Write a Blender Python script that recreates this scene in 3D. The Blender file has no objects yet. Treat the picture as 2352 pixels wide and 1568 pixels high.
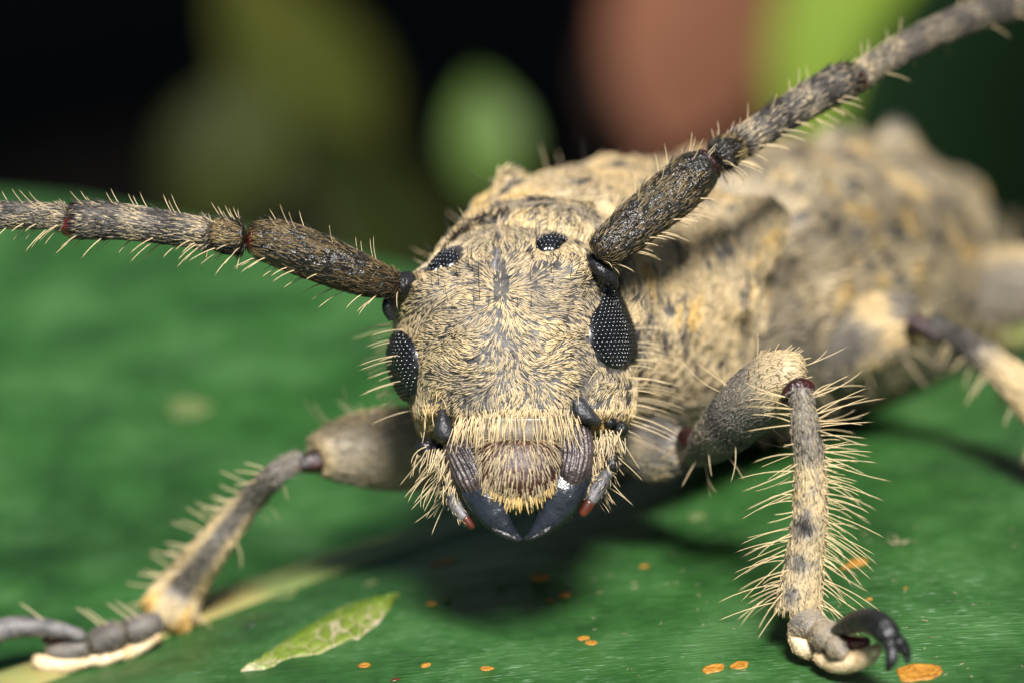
# Close-up of a furry longhorn beetle standing on a broad green leaf.  1 unit = 1 mm.
import bpy, math
import numpy as np

rng = np.random.default_rng(11)
scene = bpy.context.scene
col = scene.collection
scene.unit_settings.system = 'METRIC'
scene.unit_settings.scale_length = 0.001

# ------------------------------------------------------------------ camera, sky, sun, exposure
PITCH = math.radians(18.0)
D = 90.0                      # distance camera -> plane of focus
KPX = 98.0                    # picture pixels (2352 wide) per mm at the plane of focus
CU, CV = 1176.0, 784.0
T0 = np.array((0.0, 0.0, 7.5))
RX = np.array((1.0, 0.0, 0.0))
UP = np.array((0.0, math.sin(PITCH), math.cos(PITCH)))
FW = np.array((0.0, math.cos(PITCH), -math.sin(PITCH)))

cam_data = bpy.data.cameras.new('camera')
cam = bpy.data.objects.new('camera', cam_data)
col.objects.link(cam)
cam.location = tuple(T0 - FW * D)
cam.rotation_euler = (math.pi / 2 - PITCH, 0, 0)
cam_data.sensor_width = 36.0
cam_data.lens = 36.0 * D / (2352.0 / KPX)
cam_data.clip_start = 1.0
cam_data.clip_end = 60000.0
cam_data.dof.use_dof = True
cam_data.dof.focus_distance = D + 0.35
APERTURE = 2.9                # opening of the lens in mm
cam_data.dof.aperture_fstop = 1e-3 * cam_data.lens / APERTURE
scene.camera = cam

SUN_ELEV = math.radians(52.0)
SUN_AZ = math.radians(8.0)  # from straight behind the camera towards the left
sun_dir = np.array((math.sin(SUN_AZ) * math.cos(SUN_ELEV), -math.cos(SUN_AZ) * math.cos(SUN_ELEV), math.sin(SUN_ELEV)))
world = bpy.data.worlds.new('World')
scene.world = world
world.use_nodes = True
wn = world.node_tree.nodes
sky = wn.new('ShaderNodeTexSky')
sky.sky_type = 'NISHITA'
sky.sun_disc = False
sky.sun_elevation = SUN_ELEV
sky.sun_rotation = math.atan2(sun_dir[0], sun_dir[1])
wn['Background'].inputs['Strength'].default_value = 0.05
world.node_tree.links.new(sky.outputs[0], wn['Background'].inputs['Color'])
sun_l = bpy.data.lights.new('sun', 'SUN')
sun_l.energy = 5.0
sun_l.angle = math.radians(14.0)
sun_l.color = (1.0, 0.975, 0.93)
sun = bpy.data.objects.new('sun', sun_l)
col.objects.link(sun)
sun.rotation_euler = (math.atan2(math.hypot(sun_dir[0], sun_dir[1]), sun_dir[2]), 0, math.atan2(sun_dir[0], -sun_dir[1]))
scene.view_settings.view_transform = 'Standard'
scene.view_settings.look = 'None'
scene.view_settings.exposure = 1.05
scene.view_settings.gamma = 1.0
scene.view_settings.use_curve_mapping = False
scene.cycles.use_denoising = True
scene.cycles.max_bounces = 8


# ------------------------------------------------------------------ small maths helpers
def P(u, v, s):
    """Place: picture pixel plus depth s (mm behind the plane of focus) -> world point."""
    k = (D + s) / D / KPX
    return T0 + RX * ((u - CU) * k) + UP * ((CV - v) * k) + FW * s


def L(u, v, s):
    """The same without perspective, for shapes built around the middle of the picture."""
    u, v, s = (np.asarray(q, float)[..., None] for q in (u, v, s))
    return T0 + RX * ((u - CU) / KPX) + UP * ((CV - v) / KPX) + FW * s


def unit(a):
    a = np.asarray(a, float)
    return a / np.maximum(np.linalg.norm(a, axis=-1, keepdims=True), 1e-9)


def _hash(ix, iy, iz, seed):
    n = (ix * 374761393 + iy * 668265263 + iz * 2147483647 + seed * 1274126177) & 0x7FFFFFFF
    n = ((n ^ (n >> 13)) * 1274126177) & 0x7FFFFFFF
    n = ((n ^ (n >> 16)) * 668265263) & 0x7FFFFFFF
    return (n % 100003) / 100003.0


def noise(p, scale=1.0, seed=0):
    """Smooth value noise in 0..1 at points (N,3)."""
    p = np.asarray(p, float) * scale
    i = np.floor(p).astype(np.int64)
    f = p - i
    f = f * f * (3 - 2 * f)
    out = 0
    for dx in (0, 1):
        wx = f[:, 0] if dx else 1 - f[:, 0]
        for dy in (0, 1):
            wy = f[:, 1] if dy else 1 - f[:, 1]
            for dz in (0, 1):
                wz = f[:, 2] if dz else 1 - f[:, 2]
                out = out + wx * wy * wz * _hash(i[:, 0] + dx, i[:, 1] + dy, i[:, 2] + dz, seed)
    return out


def smoothstep(a, b, x):
    t = np.clip((np.asarray(x, float) - a) / (b - a), 0, 1)
    return t * t * (3 - 2 * t)


def crom(pts, n):
    """Catmull-Rom resample of rows of numbers, with even steps along the first three columns."""
    pts = np.asarray(pts, float)
    ext = np.vstack([2 * pts[0] - pts[1], pts, 2 * pts[-1] - pts[-2]])
    out = []
    m = 16
    for k in range(1, len(ext) - 2):
        p0, p1, p2, p3 = ext[k - 1:k + 3]
        for t in np.arange(m) / m:
            out.append(0.5 * ((2 * p1) + (-p0 + p2) * t + (2 * p0 - 5 * p1 + 4 * p2 - p3) * t * t + (-p0 + 3 * p1 - 3 * p2 + p3) * t ** 3))
    out.append(pts[-1])
    out = np.array(out)
    d = np.r_[0, np.cumsum(np.linalg.norm(np.diff(out[:, :3], axis=0), axis=1))]
    q = np.linspace(0, d[-1], n)
    return np.stack([np.interp(q, d, out[:, c]) for c in range(out.shape[1])], 1)


# ------------------------------------------------------------------ materials
def mat(name):
    m = bpy.data.materials.new(name)
    m.use_nodes = True
    nt = m.node_tree
    return m, nt, nt.nodes['Principled BSDF']


def ramp(nt, stops, fac=None, interp='LINEAR'):
    r = nt.nodes.new('ShaderNodeValToRGB')
    r.color_ramp.interpolation = interp
    el = r.color_ramp.elements
    while len(el) < len(stops):
        el.new(0.5)
    for e, (pos, c) in zip(el, stops):
        e.position = pos
        e.color = (*c, 1)
    if fac is not None:
        nt.links.new(fac, r.inputs[0])
    return r.outputs[0]


def tex_noise(nt, scale, detail=4, vec=None, rough=0.55):
    n = nt.nodes.new('ShaderNodeTexNoise')
    n.inputs['Scale'].default_value = scale
    n.inputs['Detail'].default_value = detail
    n.inputs['Roughness'].default_value = rough
    if vec is not None:
        nt.links.new(vec, n.inputs['Vector'])
    return n.outputs[0]


def coords(nt, scale=(1, 1, 1), rot=(0, 0, 0)):
    g = nt.nodes.new('ShaderNodeNewGeometry')
    mp = nt.nodes.new('ShaderNodeMapping')
    mp.inputs['Scale'].default_value = scale
    mp.inputs['Rotation'].default_value = rot
    nt.links.new(g.outputs['Position'], mp.inputs[0])
    return mp.outputs[0]


def bump(nt, bs, height, strength, dist):
    b = nt.nodes.new('ShaderNodeBump')
    b.inputs['Strength'].default_value = strength
    b.inputs['Distance'].default_value = dist
    nt.links.new(height, b.inputs['Height'])
    nt.links.new(b.outputs[0], bs.inputs['Normal'])


def solid(name, stops, scale=2.0, rough=0.5, bump_amt=0.0, bump_scale=8.0, spec=0.5, coat=0.0, stretch=(1, 1, 1)):
    m, nt, bs = mat(name)
    c = coords(nt, stretch)
    nt.links.new(ramp(nt, stops, tex_noise(nt, scale, 5, c)), bs.inputs['Base Color'])
    bs.inputs['Roughness'].default_value = rough
    bs.inputs['Specular IOR Level'].default_value = spec
    bs.inputs['Coat Weight'].default_value = coat
    if bump_amt:
        bump(nt, bs, tex_noise(nt, bump_scale, 3, c), 1.0, bump_amt)
    return m


M = {}
M['cuticle'] = solid('dark_cuticle', [(0.35, (0.014, 0.012, 0.010)), (0.65, (0.065, 0.055, 0.043))], 3.0, 0.6, 0.03, 12)
M['black'] = solid('black_shell', [(0.3, (0.005, 0.005, 0.006)), (0.75, (0.018, 0.018, 0.019))], 3.0, 0.33, 0.08, 6, 0.4)
M['pitted'] = solid('pitted_black_shell', [(0.3, (0.006, 0.006, 0.006)), (0.75, (0.024, 0.019, 0.013))], 4.0, 0.26, 0.14, 6.5, 0.6)
M['plate'] = solid('matt_black_plate', [(0.3, (0.006, 0.006, 0.008)), (0.7, (0.030, 0.030, 0.034))], 2.5, 0.45, 0.05, 10, 0.5)
M['eye'] = solid('eye_black', [(0.3, (0.003, 0.003, 0.004)), (0.7, (0.008, 0.009, 0.011))], 2.0, 0.20, 0, 1, 0.75)
M['knee'] = solid('maroon_knee', [(0.35, (0.006, 0.004, 0.004)), (0.7, (0.036, 0.007, 0.007))], 3.5, 0.36, 0.10, 5, 0.5, 0.0)
M['red'] = solid('dark_red_joint', [(0.35, (0.030, 0.007, 0.006)), (0.7, (0.13, 0.014, 0.012))], 2.5, 0.18, 0.01, 6, 0.6, 0.4)
M['amber'] = solid('amber_tip', [(0.35, (0.030, 0.008, 0.005)), (0.7, (0.095, 0.018, 0.008))], 3.0, 0.35)
M['grey'] = solid('grey_shell', [(0.35, (0.045, 0.043, 0.045)), (0.65, (0.14, 0.13, 0.13))], 3.0, 0.5, 0.02, 14)
M['jaw'] = solid('blue_black_jaw', [(0.35, (0.005, 0.006, 0.010)), (0.65, (0.017, 0.021, 0.028))], 1.4, 0.25, 0.035, 5, 0.5)
M['jaw_rib'] = solid('ribbed_jaw_base', [(0.35, (0.012, 0.010, 0.011)), (0.65, (0.060, 0.042, 0.038))], 2.5, 0.36, 0.05, 9, 0.55)
M['labrum'] = solid('brown_labrum', [(0.3, (0.018, 0.005, 0.004)), (0.55, (0.042, 0.012, 0.007)), (0.75, (0.060, 0.036, 0.022))], 1.6, 0.5, 0.02, 9)
M['clypeus'] = solid('grey_membrane', [(0.3, (0.10, 0.082, 0.06)), (0.7, (0.20, 0.17, 0.13))], 3.0, 0.42, 0.01, 12)
M['pad'] = solid('cream_foot_pad', [(0.3, (0.52, 0.33, 0.16)), (0.7, (0.86, 0.70, 0.46))], 3.0, 0.75, 0.03, 14)
M['body_skin'] = solid('body_cuticle', [(0.35, (0.10, 0.080, 0.055)), (0.65, (0.30, 0.235, 0.14))], 1.2, 0.6, 0.05, 6)
M['soil'] = solid('dark_humus', [(0.3, (0.005, 0.0045, 0.004)), (0.7, (0.014, 0.011, 0.008))], 0.02, 1.0, 3.0, 0.06, 0.02)


def fur_material(name='fur', stops=None):
    m, nt, bs = mat(name)
    a = nt.nodes.new('ShaderNodeAttribute')
    a.attribute_name = 'tone'
    stops = stops or [(0.0, (0.012, 0.010, 0.008)), (0.15, (0.055, 0.047, 0.042)), (0.32, (0.21, 0.185, 0.155)),
             (0.5, (0.47, 0.375, 0.24)), (0.68, (0.69, 0.535, 0.30)), (0.85, (0.72, 0.50, 0.19)), (1.0, (0.70, 0.42, 0.11))]
    c = ramp(nt, stops, a.outputs['Fac'])
    nt.links.new(c, bs.inputs['Base Color'])
    bs.inputs['Roughness'].default_value = 0.42
    bs.inputs['Specular IOR Level'].default_value = 0.45
    tr = nt.nodes.new('ShaderNodeBsdfTranslucent')
    nt.links.new(c, tr.inputs['Color'])
    mx = nt.nodes.new('ShaderNodeMixShader')
    mx.inputs[0].default_value = 0.22
    nt.links.new(bs.outputs[0], mx.inputs[1])
    nt.links.new(tr.outputs[0], mx.inputs[2])
    nt.links.new(mx.outputs[0], nt.nodes['Material Output'].inputs['Surface'])
    return m


M['fur'] = fur_material()
M['dark_fur'] = fur_material('dark_fur', [(0.0, (0.008, 0.007, 0.006)), (0.2, (0.020, 0.015, 0.010)), (0.45, (0.12, 0.078, 0.032)), (0.6, (0.30, 0.215, 0.10)), (0.8, (0.52, 0.39, 0.19))])


def pelt_material():
    m, nt, bs = mat('downy_skin')
    a = nt.nodes.new('ShaderNodeAttribute')
    a.attribute_name = 'tone'
    c = ramp(nt, [(0.0, (0.010, 0.009, 0.008)), (0.15, (0.040, 0.036, 0.034)), (0.32, (0.12, 0.108, 0.095)), (0.5, (0.27, 0.22, 0.145)), (0.68, (0.38, 0.29, 0.16)), (0.85, (0.42, 0.28, 0.10))], a.outputs['Fac'])
    nt.links.new(c, bs.inputs['Base Color'])
    bs.inputs['Roughness'].default_value = 0.55
    bump(nt, bs, tex_noise(nt, 9.0, 3, coords(nt)), 1.0, 0.03)
    return m


M['pelt'] = pelt_material()


# ------------------------------------------------------------------ mesh builders
def make_obj(name, V, F, material, parent=None, smooth=True, attrs=None):
    V = np.asarray(V, np.float32)
    me = bpy.data.meshes.new(name)
    if isinstance(F, np.ndarray):
        k = F.shape[1]
        me.vertices.add(len(V))
        me.vertices.foreach_set('co', V.ravel())
        me.loops.add(F.size)
        me.loops.foreach_set('vertex_index', F.astype(np.int32).ravel())
        me.polygons.add(len(F))
        me.polygons.foreach_set('loop_start', np.arange(0, F.size, k, dtype=np.int32))
        me.polygons.foreach_set('loop_total', np.full(len(F), k, np.int32))
        me.update(calc_edges=True)
    else:
        me.from_pydata(V.tolist(), [], F)
    if attrs:
        for an, arr in attrs.items():
            at = me.attributes.new(an, 'FLOAT', 'POINT')
            at.data.foreach_set('value', np.asarray(arr, np.float32))
    me.polygons.foreach_set('use_smooth', np.full(len(me.polygons), smooth))
    me.update()
    me.materials.append(material)
    o = bpy.data.objects.new(name, me)
    col.objects.link(o)
    if parent is not None:
        o.parent = parent
        o.matrix_parent_inverse = parent_inverse(parent)
    return o


def parent_inverse(p):
    """All vertices are in world space: undo the place of a top-level Empty, parts themselves stay at the origin."""
    from mathutils import Matrix
    return Matrix.Translation(-p.location) if p.parent is None else Matrix.Identity(4)


def grid_faces(nr, nc, closed=True, flip=False):
    r = np.arange(nr - 1)[:, None]
    cc = np.arange(nc if closed else nc - 1)[None, :]
    c2 = (cc + 1) % nc
    q = np.stack([r * nc + cc, r * nc + c2, (r + 1) * nc + c2, (r + 1) * nc + cc], -1).reshape(-1, 4)
    return q[:, ::-1].copy() if flip else q


class Surf:
    """Quads with a flow direction (along the limb) per vertex; normals are found once."""
    def __init__(self, V, Q, flow, extra=None):
        self.V, self.Q, self.flow = np.asarray(V, float), Q, flow
        self.extra = extra
        a, b, c, d = (self.V[Q[:, k]] for k in range(4))
        fn = np.cross(c - a, d - b)
        N = np.zeros_like(self.V)
        for k in range(4):
            np.add.at(N, Q[:, k], fn)
        self.N = unit(N)

    def sample(self, n):
        Q = self.Q
        T = np.vstack([Q[:, [0, 1, 2]], Q[:, [0, 2, 3]]])
        A, B, C = (self.V[T[:, k]] for k in range(3))
        ar = np.linalg.norm(np.cross(B - A, C - A), axis=1)
        idx = rng.choice(len(T), n, p=ar / ar.sum())
        r1, r2 = np.sqrt(rng.random(n)), rng.random(n)
        w = np.stack([1 - r1, r1 * (1 - r2), r1 * r2], 1)[:, :, None]
        t = T[idx]
        g = lambda arr: (arr[t] * w).sum(1)
        return g(self.V), unit(g(self.N)), unit(g(self.flow)), (g(self.extra) if self.extra is not None else None)

    def area(self):
        a, b, c, d = (self.V[self.Q[:, k]] for k in range(4))
        return 0.5 * np.linalg.norm(np.cross(c - a, d - b), axis=1).sum()


def tube(rows, n=40, seg=28, ratio=1.0, place=P, round0=0.4, round1=0.4, ref=None, power=2.0):
    """rows: (u, v, depth, half width in pixels[, depth ratio]) along a limb."""
    R = np.array([list(r) + [ratio] * (5 - len(r)) for r in rows], float)
    W = np.array([list(place(r[0], r[1], r[2])) + [r[3] / KPX * (D + r[2]) / D, r[4]] for r in R])
    return tube_w(W, n, seg, round0, round1, ref, power)


def tube_w(W, n=40, seg=28, round0=0.4, round1=0.4, ref=None, power=2.0):
    S = crom(W, n)
    C, rad, rat = S[:, :3], np.maximum(S[:, 3], 0.004), S[:, 4]
    tan = unit(np.gradient(C, axis=0))
    ref = FW if ref is None else np.asarray(ref, float)
    side = unit(np.cross(tan, ref))
    dep = np.cross(side, tan)
    # rounded ends
    d = np.r_[0, np.cumsum(np.linalg.norm(np.diff(C, axis=0), axis=1))]
    for rr, dist, rend in ((round0, d, rad[0]), (round1, d[-1] - d, rad[-1])):
        if rr > 0:
            ln = rr * rend
            t = np.clip(dist / ln, 0, 1)
            rad = rad * np.sqrt(np.maximum(1 - (1 - t) ** 2, 0.0))
    rad = np.maximum(rad, 0.002)
    th = np.linspace(0, 2 * np.pi, seg, endpoint=False)
    ct, st = np.cos(th), np.sin(th)
    cs = np.sign(ct) * np.abs(ct) ** (2 / power)
    ss = np.sign(st) * np.abs(st) ** (2 / power)
    V = C[:, None] + rad[:, None, None] * (cs[None, :, None] * side[:, None] + (ss[None, :, None] * rat[:, None, None]) * dep[:, None])
    V = V.reshape(-1, 3)
    flow = np.repeat(tan, seg, 0)
    along = np.repeat(d / d[-1], seg)
    Q = grid_faces(n, seg)
    s = Surf(V, Q, flow, np.stack([along, np.tile(th, n)], 1))
    if ((s.N * (V - np.repeat(C, seg, 0))).sum(1)).mean() < 0:
        s = Surf(V, Q[:, ::-1].copy(), flow, s.extra)
    return s


def loft(rows, n_exp=2.4, nt=96, nv=60, disp=None):
    """rows: (v, u_left, u_right, front depth, back depth); sections stacked down the picture."""
    R = np.array(rows, float)
    vv = np.linspace(R[0, 0], R[-1, 0], nv)
    tab = np.stack([np.interp(vv, R[:, 0], R[:, c]) for c in range(1, 5)], 1)
    k = np.ones(5) / 5
    for c in range(4):
        pad = np.r_[[tab[0, c]] * 2, tab[:, c], [tab[-1, c]] * 2]
        tab[:, c] = np.convolve(pad, k, 'valid')
    # close the ends
    for e in (0, -1):
        m = tab[e].copy()
        tab[e] = [(m[0] + m[1]) / 2 - 2, (m[0] + m[1]) / 2 + 2, (m[2] + m[3]) / 2 - .02, (m[2] + m[3]) / 2 + .02]
    th = np.linspace(0, 2 * np.pi, nt, endpoint=False)
    c, s = np.cos(th), np.sin(th)
    c = np.sign(c) * np.abs(c) ** (2 / n_exp)
    s = np.sign(s) * np.abs(s) ** (2 / n_exp)
    U = (tab[:, :1] + tab[:, 1:2]) / 2 + (tab[:, 1:2] - tab[:, :1]) / 2 * c
    S = (tab[:, 2:3] + tab[:, 3:4]) / 2 - (tab[:, 3:4] - tab[:, 2:3]) / 2 * s
    Vv = np.repeat(vv[:, None], nt, 1)
    if disp is not None:
        S = S + disp(U, Vv) * smoothstep(-0.2, 0.5, s)[None]
    V = L(U, Vv, S).reshape(-1, 3)
    Q = grid_faces(nv, nt)
    flow = np.repeat(-UP[None], len(V), 0)
    sf = Surf(V, Q, flow, np.stack([U.ravel(), Vv.ravel(), np.repeat(s[None], nv, 0).ravel()], 1))
    cen = V.mean(0)
    if (sf.N * (V - cen)).sum(1).mean() < 0:
        sf = Surf(V, Q[:, ::-1].copy(), flow, sf.extra)
    return sf


def hair_mesh(name, root, d0, d1, length, width, tone, segs, parent, nref=None, material=None):
    """Tapered three-sided hairs, bent from d0 at the root to d1 at the tip, joined into one piece of fur."""
    n = len(root)
    length, width, tone = (np.broadcast_to(np.asarray(q, float), (n,)) for q in (length, width, tone))
    t = np.linspace(0, 1, segs + 1)[None, :, None]
    pos = root[:, None] + length[:, None, None] * (d0[:, None] * t + (d1 - d0)[:, None] * t * t / 2)
    tan = unit(d0[:, None] + (d1 - d0)[:, None] * t)
    r = np.array((0.31, -0.72, 0.61)) if nref is None else nref[:, None]
    a = unit(np.cross(tan, np.broadcast_to(r, tan.shape)))
    b = np.cross(a, tan)
    w = 0.5 * width[:, None, None] * (1 - 0.55 * t[:, :segs]) 
    ring = []
    for k in range(3):
        an = 2 * np.pi * k / 3 + 0.5
        ring.append(pos[:, :segs] + w * (math.cos(an) * a[:, :segs] + math.sin(an) * b[:, :segs]))
    ring = np.stack(ring, 2).reshape(n, segs * 3, 3)
    V = np.concatenate([ring, pos[:, segs:segs + 1]], 1)
    nv = segs * 3 + 1
    f = []
    for s in range(segs - 1):
        for k in range(3):
            k2 = (k + 1) % 3
            f += [(s * 3 + k, s * 3 + k2, s * 3 + 3 + k2), (s * 3 + k, s * 3 + 3 + k2, s * 3 + 3 + k)]
    for k in range(3):
        f.append(((segs - 1) * 3 + k, (segs - 1) * 3 + (k + 1) % 3, segs * 3))
    f = np.array(f)
    F = (f[None] + (np.arange(n) * nv)[:, None, None]).reshape(-1, 3)
    o = make_obj(name, V.reshape(-1, 3), F, material or M['fur'], parent, True, {'tone': np.repeat(tone, nv)})
    o['kind'] = 'stuff'
    return o


def coat(name, surf, n, parent, length, width, tone, keep=None, tilt=0.28, flow=None, segs=3, jitter=0.25, droop=0.35, sink=0.02, material=None):
    """Short hairs lying over a surface; tone and keep are functions of (points, extra)."""
    p, nr, fl, ex = surf.sample(n)
    if flow is not None:
        fl = flow(p, ex)
    if keep is not None:
        m = rng.random(len(p)) < keep(p, ex)
        p, nr, fl = p[m], nr[m], fl[m]
        ex = ex[m] if ex is not None else None
    fl = unit(fl - nr * (fl * nr).sum(1, keepdims=True))
    sd = np.cross(nr, fl)
    fl = unit(fl + sd * rng.normal(0, jitter, (len(p), 1)))
    tl = np.clip(rng.normal(tilt, tilt * 0.35, (len(p), 1)), 0.03, 1.4)
    d0 = unit(fl + nr * (tl + 0.12))
    d1 = unit(fl + nr * (tl - droop))
    ln = length * rng.uniform(0.7, 1.25, len(p))
    wd = width * rng.uniform(0.75, 1.2, len(p))
    tn = tone(p, ex) if callable(tone) else tone
    tn = np.clip(tn + rng.normal(0, 0.05, len(p)), 0, 1)
    return hair_mesh(name, p - nr * sink, d0, d1, ln, wd, tn, segs, parent, nr, material)


def bristles(name, root, d0, d1, length, parent, width=0.035, tone=0.6, segs=6):
    return hair_mesh(name, np.asarray(root), unit(d0), unit(d1), length, width, tone, segs, parent)


def ball(center, radii, axes=None, nu=20, nv=14):
    """Ellipsoid vertices and quads."""
    axes = np.eye(3) if axes is None else np.asarray(axes)
    ph = np.linspace(1e-3, np.pi - 1e-3, nv)[:, None]
    th = np.linspace(0, 2 * np.pi, nu, endpoint=False)[None]
    V = np.stack([np.sin(ph) * np.cos(th) * radii[0], np.sin(ph) * np.sin(th) * radii[1], np.cos(ph) * np.ones_like(th) * radii[2]], -1).reshape(-1, 3)
    return center + V @ axes, grid_faces(nv, nu, flip=True)


def surf_obj(name, s, material, parent, tone=None):
    if tone is None:
        return make_obj(name, s.V, s.Q, material, parent)
    t = np.broadcast_to(tone(s.V, s.extra), (len(s.V),))
    return make_obj(name, s.V, s.Q, M['pelt'], parent, True, {'tone': np.clip(t, 0, 1)})


def tag(o, label, cat, group=None, kind=None):
    if label:
        o['label'] = label
    if cat:
        o['category'] = cat
    if group:
        o['group'] = group
    if kind:
        o['kind'] = kind
    return o


def empty(name, loc, parent=None):
    o = bpy.data.objects.new(name, None)
    o.empty_display_size = 1.0
    col.objects.link(o)
    o.location = tuple(loc)
    if parent is not None:
        o.parent = parent
        o.matrix_parent_inverse = parent_inverse(parent)
    return o


# ------------------------------------------------------------------ forest floor
def ground_sheet():
    n = 60
    g = np.sign(np.linspace(-1, 1, n)) * np.abs(np.linspace(-1, 1, n)) ** 2.5 * 20000
    X, Y = np.meshgrid(g, g)
    p = np.stack([X.ravel(), Y.ravel(), np.zeros(n * n)], 1)
    Z = -62 + 8 * (noise(p, 0.02, 3) - 0.5)
    p[:, 2] = Z
    o = make_obj('forest_floor', p, grid_faces(n, n, False, False), M['soil'])
    tag(o, None, None, kind='structure')


ground_sheet()

# ------------------------------------------------------------------ the broad leaf
LA = np.array((-10.0, 4.4))                 # a point on the midrib
LDIR = unit(np.array((0.80, 0.60)))
LN = np.array((-LDIR[1], LDIR[0]))


def leaf_ad(x, y):
    dx, dy = x - LA[0], y - LA[1]
    return dx * LDIR[0] + dy * LDIR[1], dx * LN[0] + dy * LN[1]


def leaf_w(a):
    q = np.clip((a + 8) / np.where(a > -8, 58.0, 80.0), -1, 1)
    return 36 * np.maximum(1 - q * q, 0) ** 0.62 + 0.02


def back_w(a):
    return np.interp(a, [-86, -60, -30, 0, 12, 17, 19.5, 21.5, 23.5, 27, 35, 45, 49.5], [0.05, 26, 44, 48, 44, 37, 30.5, 23, 17, 12, 8, 3.0, 0.05])


def leaf_z(x, y):
    a, d = leaf_ad(np.asarray(x, float), np.asarray(y, float))
    tilt = 0.085 * np.clip(x, -26, 20)
    front = -1.15 * np.exp(-(np.minimum(d, 0) / 3.4) ** 2) - 0.006 * np.clip(-d - 12, 0, None) ** 2
    back = -1.15 + 0.10 * np.clip(d, 0, None) - 0.0005 * np.clip(d, 0, None) ** 2 - 0.045 * np.clip(d - back_w(a) + 9.5, 0, None) ** 2 * (d > 0)
    z = np.where(d < 0, front, back) + tilt
    p = np.stack([np.ravel(x) * 1.0, np.ravel(y) * 1.0, np.zeros(np.size(x))], 1)
    z = z + (0.5 * (noise(p, 0.11, 5) - 0.5)).reshape(np.shape(z))
    return z


def leaf_hit(u, v):
    s = np.linspace(-25, 60, 1400)
    pts = np.array([P(u, v, q) for q in s])
    gap = pts[:, 2] - leaf_z(pts[:, 0], pts[:, 1])
    k = np.argmax(gap < 0)
    t = gap[k - 1] / (gap[k - 1] - gap[k])
    sh = s[k - 1] + (s[k] - s[k - 1]) * t
    return P(u, v, sh), sh


def leaf_normal(p, e=0.15):
    zx = (leaf_z(np.array([p[0] + e]), np.array([p[1]])) - leaf_z(np.array([p[0] - e]), np.array([p[1]])))[0] / (2 * e)
    zy = (leaf_z(np.array([p[0]]), np.array([p[1] + e])) - leaf_z(np.array([p[0]]), np.array([p[1] - e])))[0] / (2 * e)
    return unit(np.array((-zx, -zy, 1.0)))


def leaf_material(name, dark, mid, light, pale, rough=0.36):
    m, nt, bs = mat(name)
    rz = math.atan2(LDIR[1], LDIR[0])
    c = coords(nt)
    c2 = coords(nt, (0.35, 2.2, 1.0), (0, 0, -0.35))
    base = ramp(nt, [(0.36, dark), (0.50, mid), (0.66, light)], tex_noise(nt, 0.30, 7, c, 0.68))
    fine = ramp(nt, [(0.42, (0, 0, 0)), (0.8, (1, 1, 1))], tex_noise(nt, 3.5, 5, c2, 0.7))
    mix = nt.nodes.new('ShaderNodeMixRGB')
    mix.inputs[2].default_value = (*light, 1)
    sc = nt.nodes.new('ShaderNodeMath')
    sc.operation = 'MULTIPLY'
    sc.inputs[1].default_value = 0.45
    nt.links.new(fine, sc.inputs[0])
    nt.links.new(sc.outputs[0], mix.inputs[0])
    nt.links.new(base, mix.inputs[1])
    # tiny pale flecks
    fleck = ramp(nt, [(0.61, (0, 0, 0)), (0.70, (1, 1, 1))], tex_noise(nt, 7.0, 2, c2, 0.5))
    patch = ramp(nt, [(0.45, (0, 0, 0)), (0.65, (1, 1, 1))], tex_noise(nt, 0.16, 3, c))
    mul = nt.nodes.new('ShaderNodeMath')
    mul.operation = 'MULTIPLY'
    nt.links.new(fleck, mul.inputs[0])
    nt.links.new(patch, mul.inputs[1])
    mul2 = nt.nodes.new('ShaderNodeMath')
    mul2.operation = 'MULTIPLY'
    mul2.inputs[1].default_value = 0.6
    nt.links.new(mul.outputs[0], mul2.inputs[0])
    mix2 = nt.nodes.new('ShaderNodeMixRGB')
    mix2.inputs[2].default_value = (*pale, 1)
    nt.links.new(mul2.outputs[0], mix2.inputs[0])
    nt.links.new(mix.outputs[0], mix2.inputs[1])
    nt.links.new(mix2.outputs[0], bs.inputs['Base Color'])
    rr = ramp(nt, [(0.35, (rough - 0.12,) * 3), (0.65, (rough + 0.16,) * 3)], tex_noise(nt, 0.45, 5, c2, 0.65))
    nt.links.new(rr, bs.inputs['Roughness'])
    bs.inputs['Specular IOR Level'].default_value = 0.30
    bump(nt, bs, tex_noise(nt, 4.0, 5, c2, 0.65), 0.9, 0.08)
    return m


M['leaf'] = leaf_material('green_leaf', (0.006, 0.034, 0.005), (0.017, 0.068, 0.012), (0.043, 0.112, 0.032), (0.20, 0.30, 0.19), 0.40)
M['midrib'] = solid('pale_midrib', [(0.35, (0.10, 0.16, 0.035)), (0.52, (0.19, 0.23, 0.075)), (0.70, (0.25, 0.11, 0.04))], 0.10, 0.45, 0.05, 2)

leaf = empty('broad_leaf', (LA[0], LA[1], float(leaf_z(LA[0], LA[1]))))
tag(leaf, 'broad glossy dark green leaf with orange spots that the beetle stands on', 'leaf')


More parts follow.
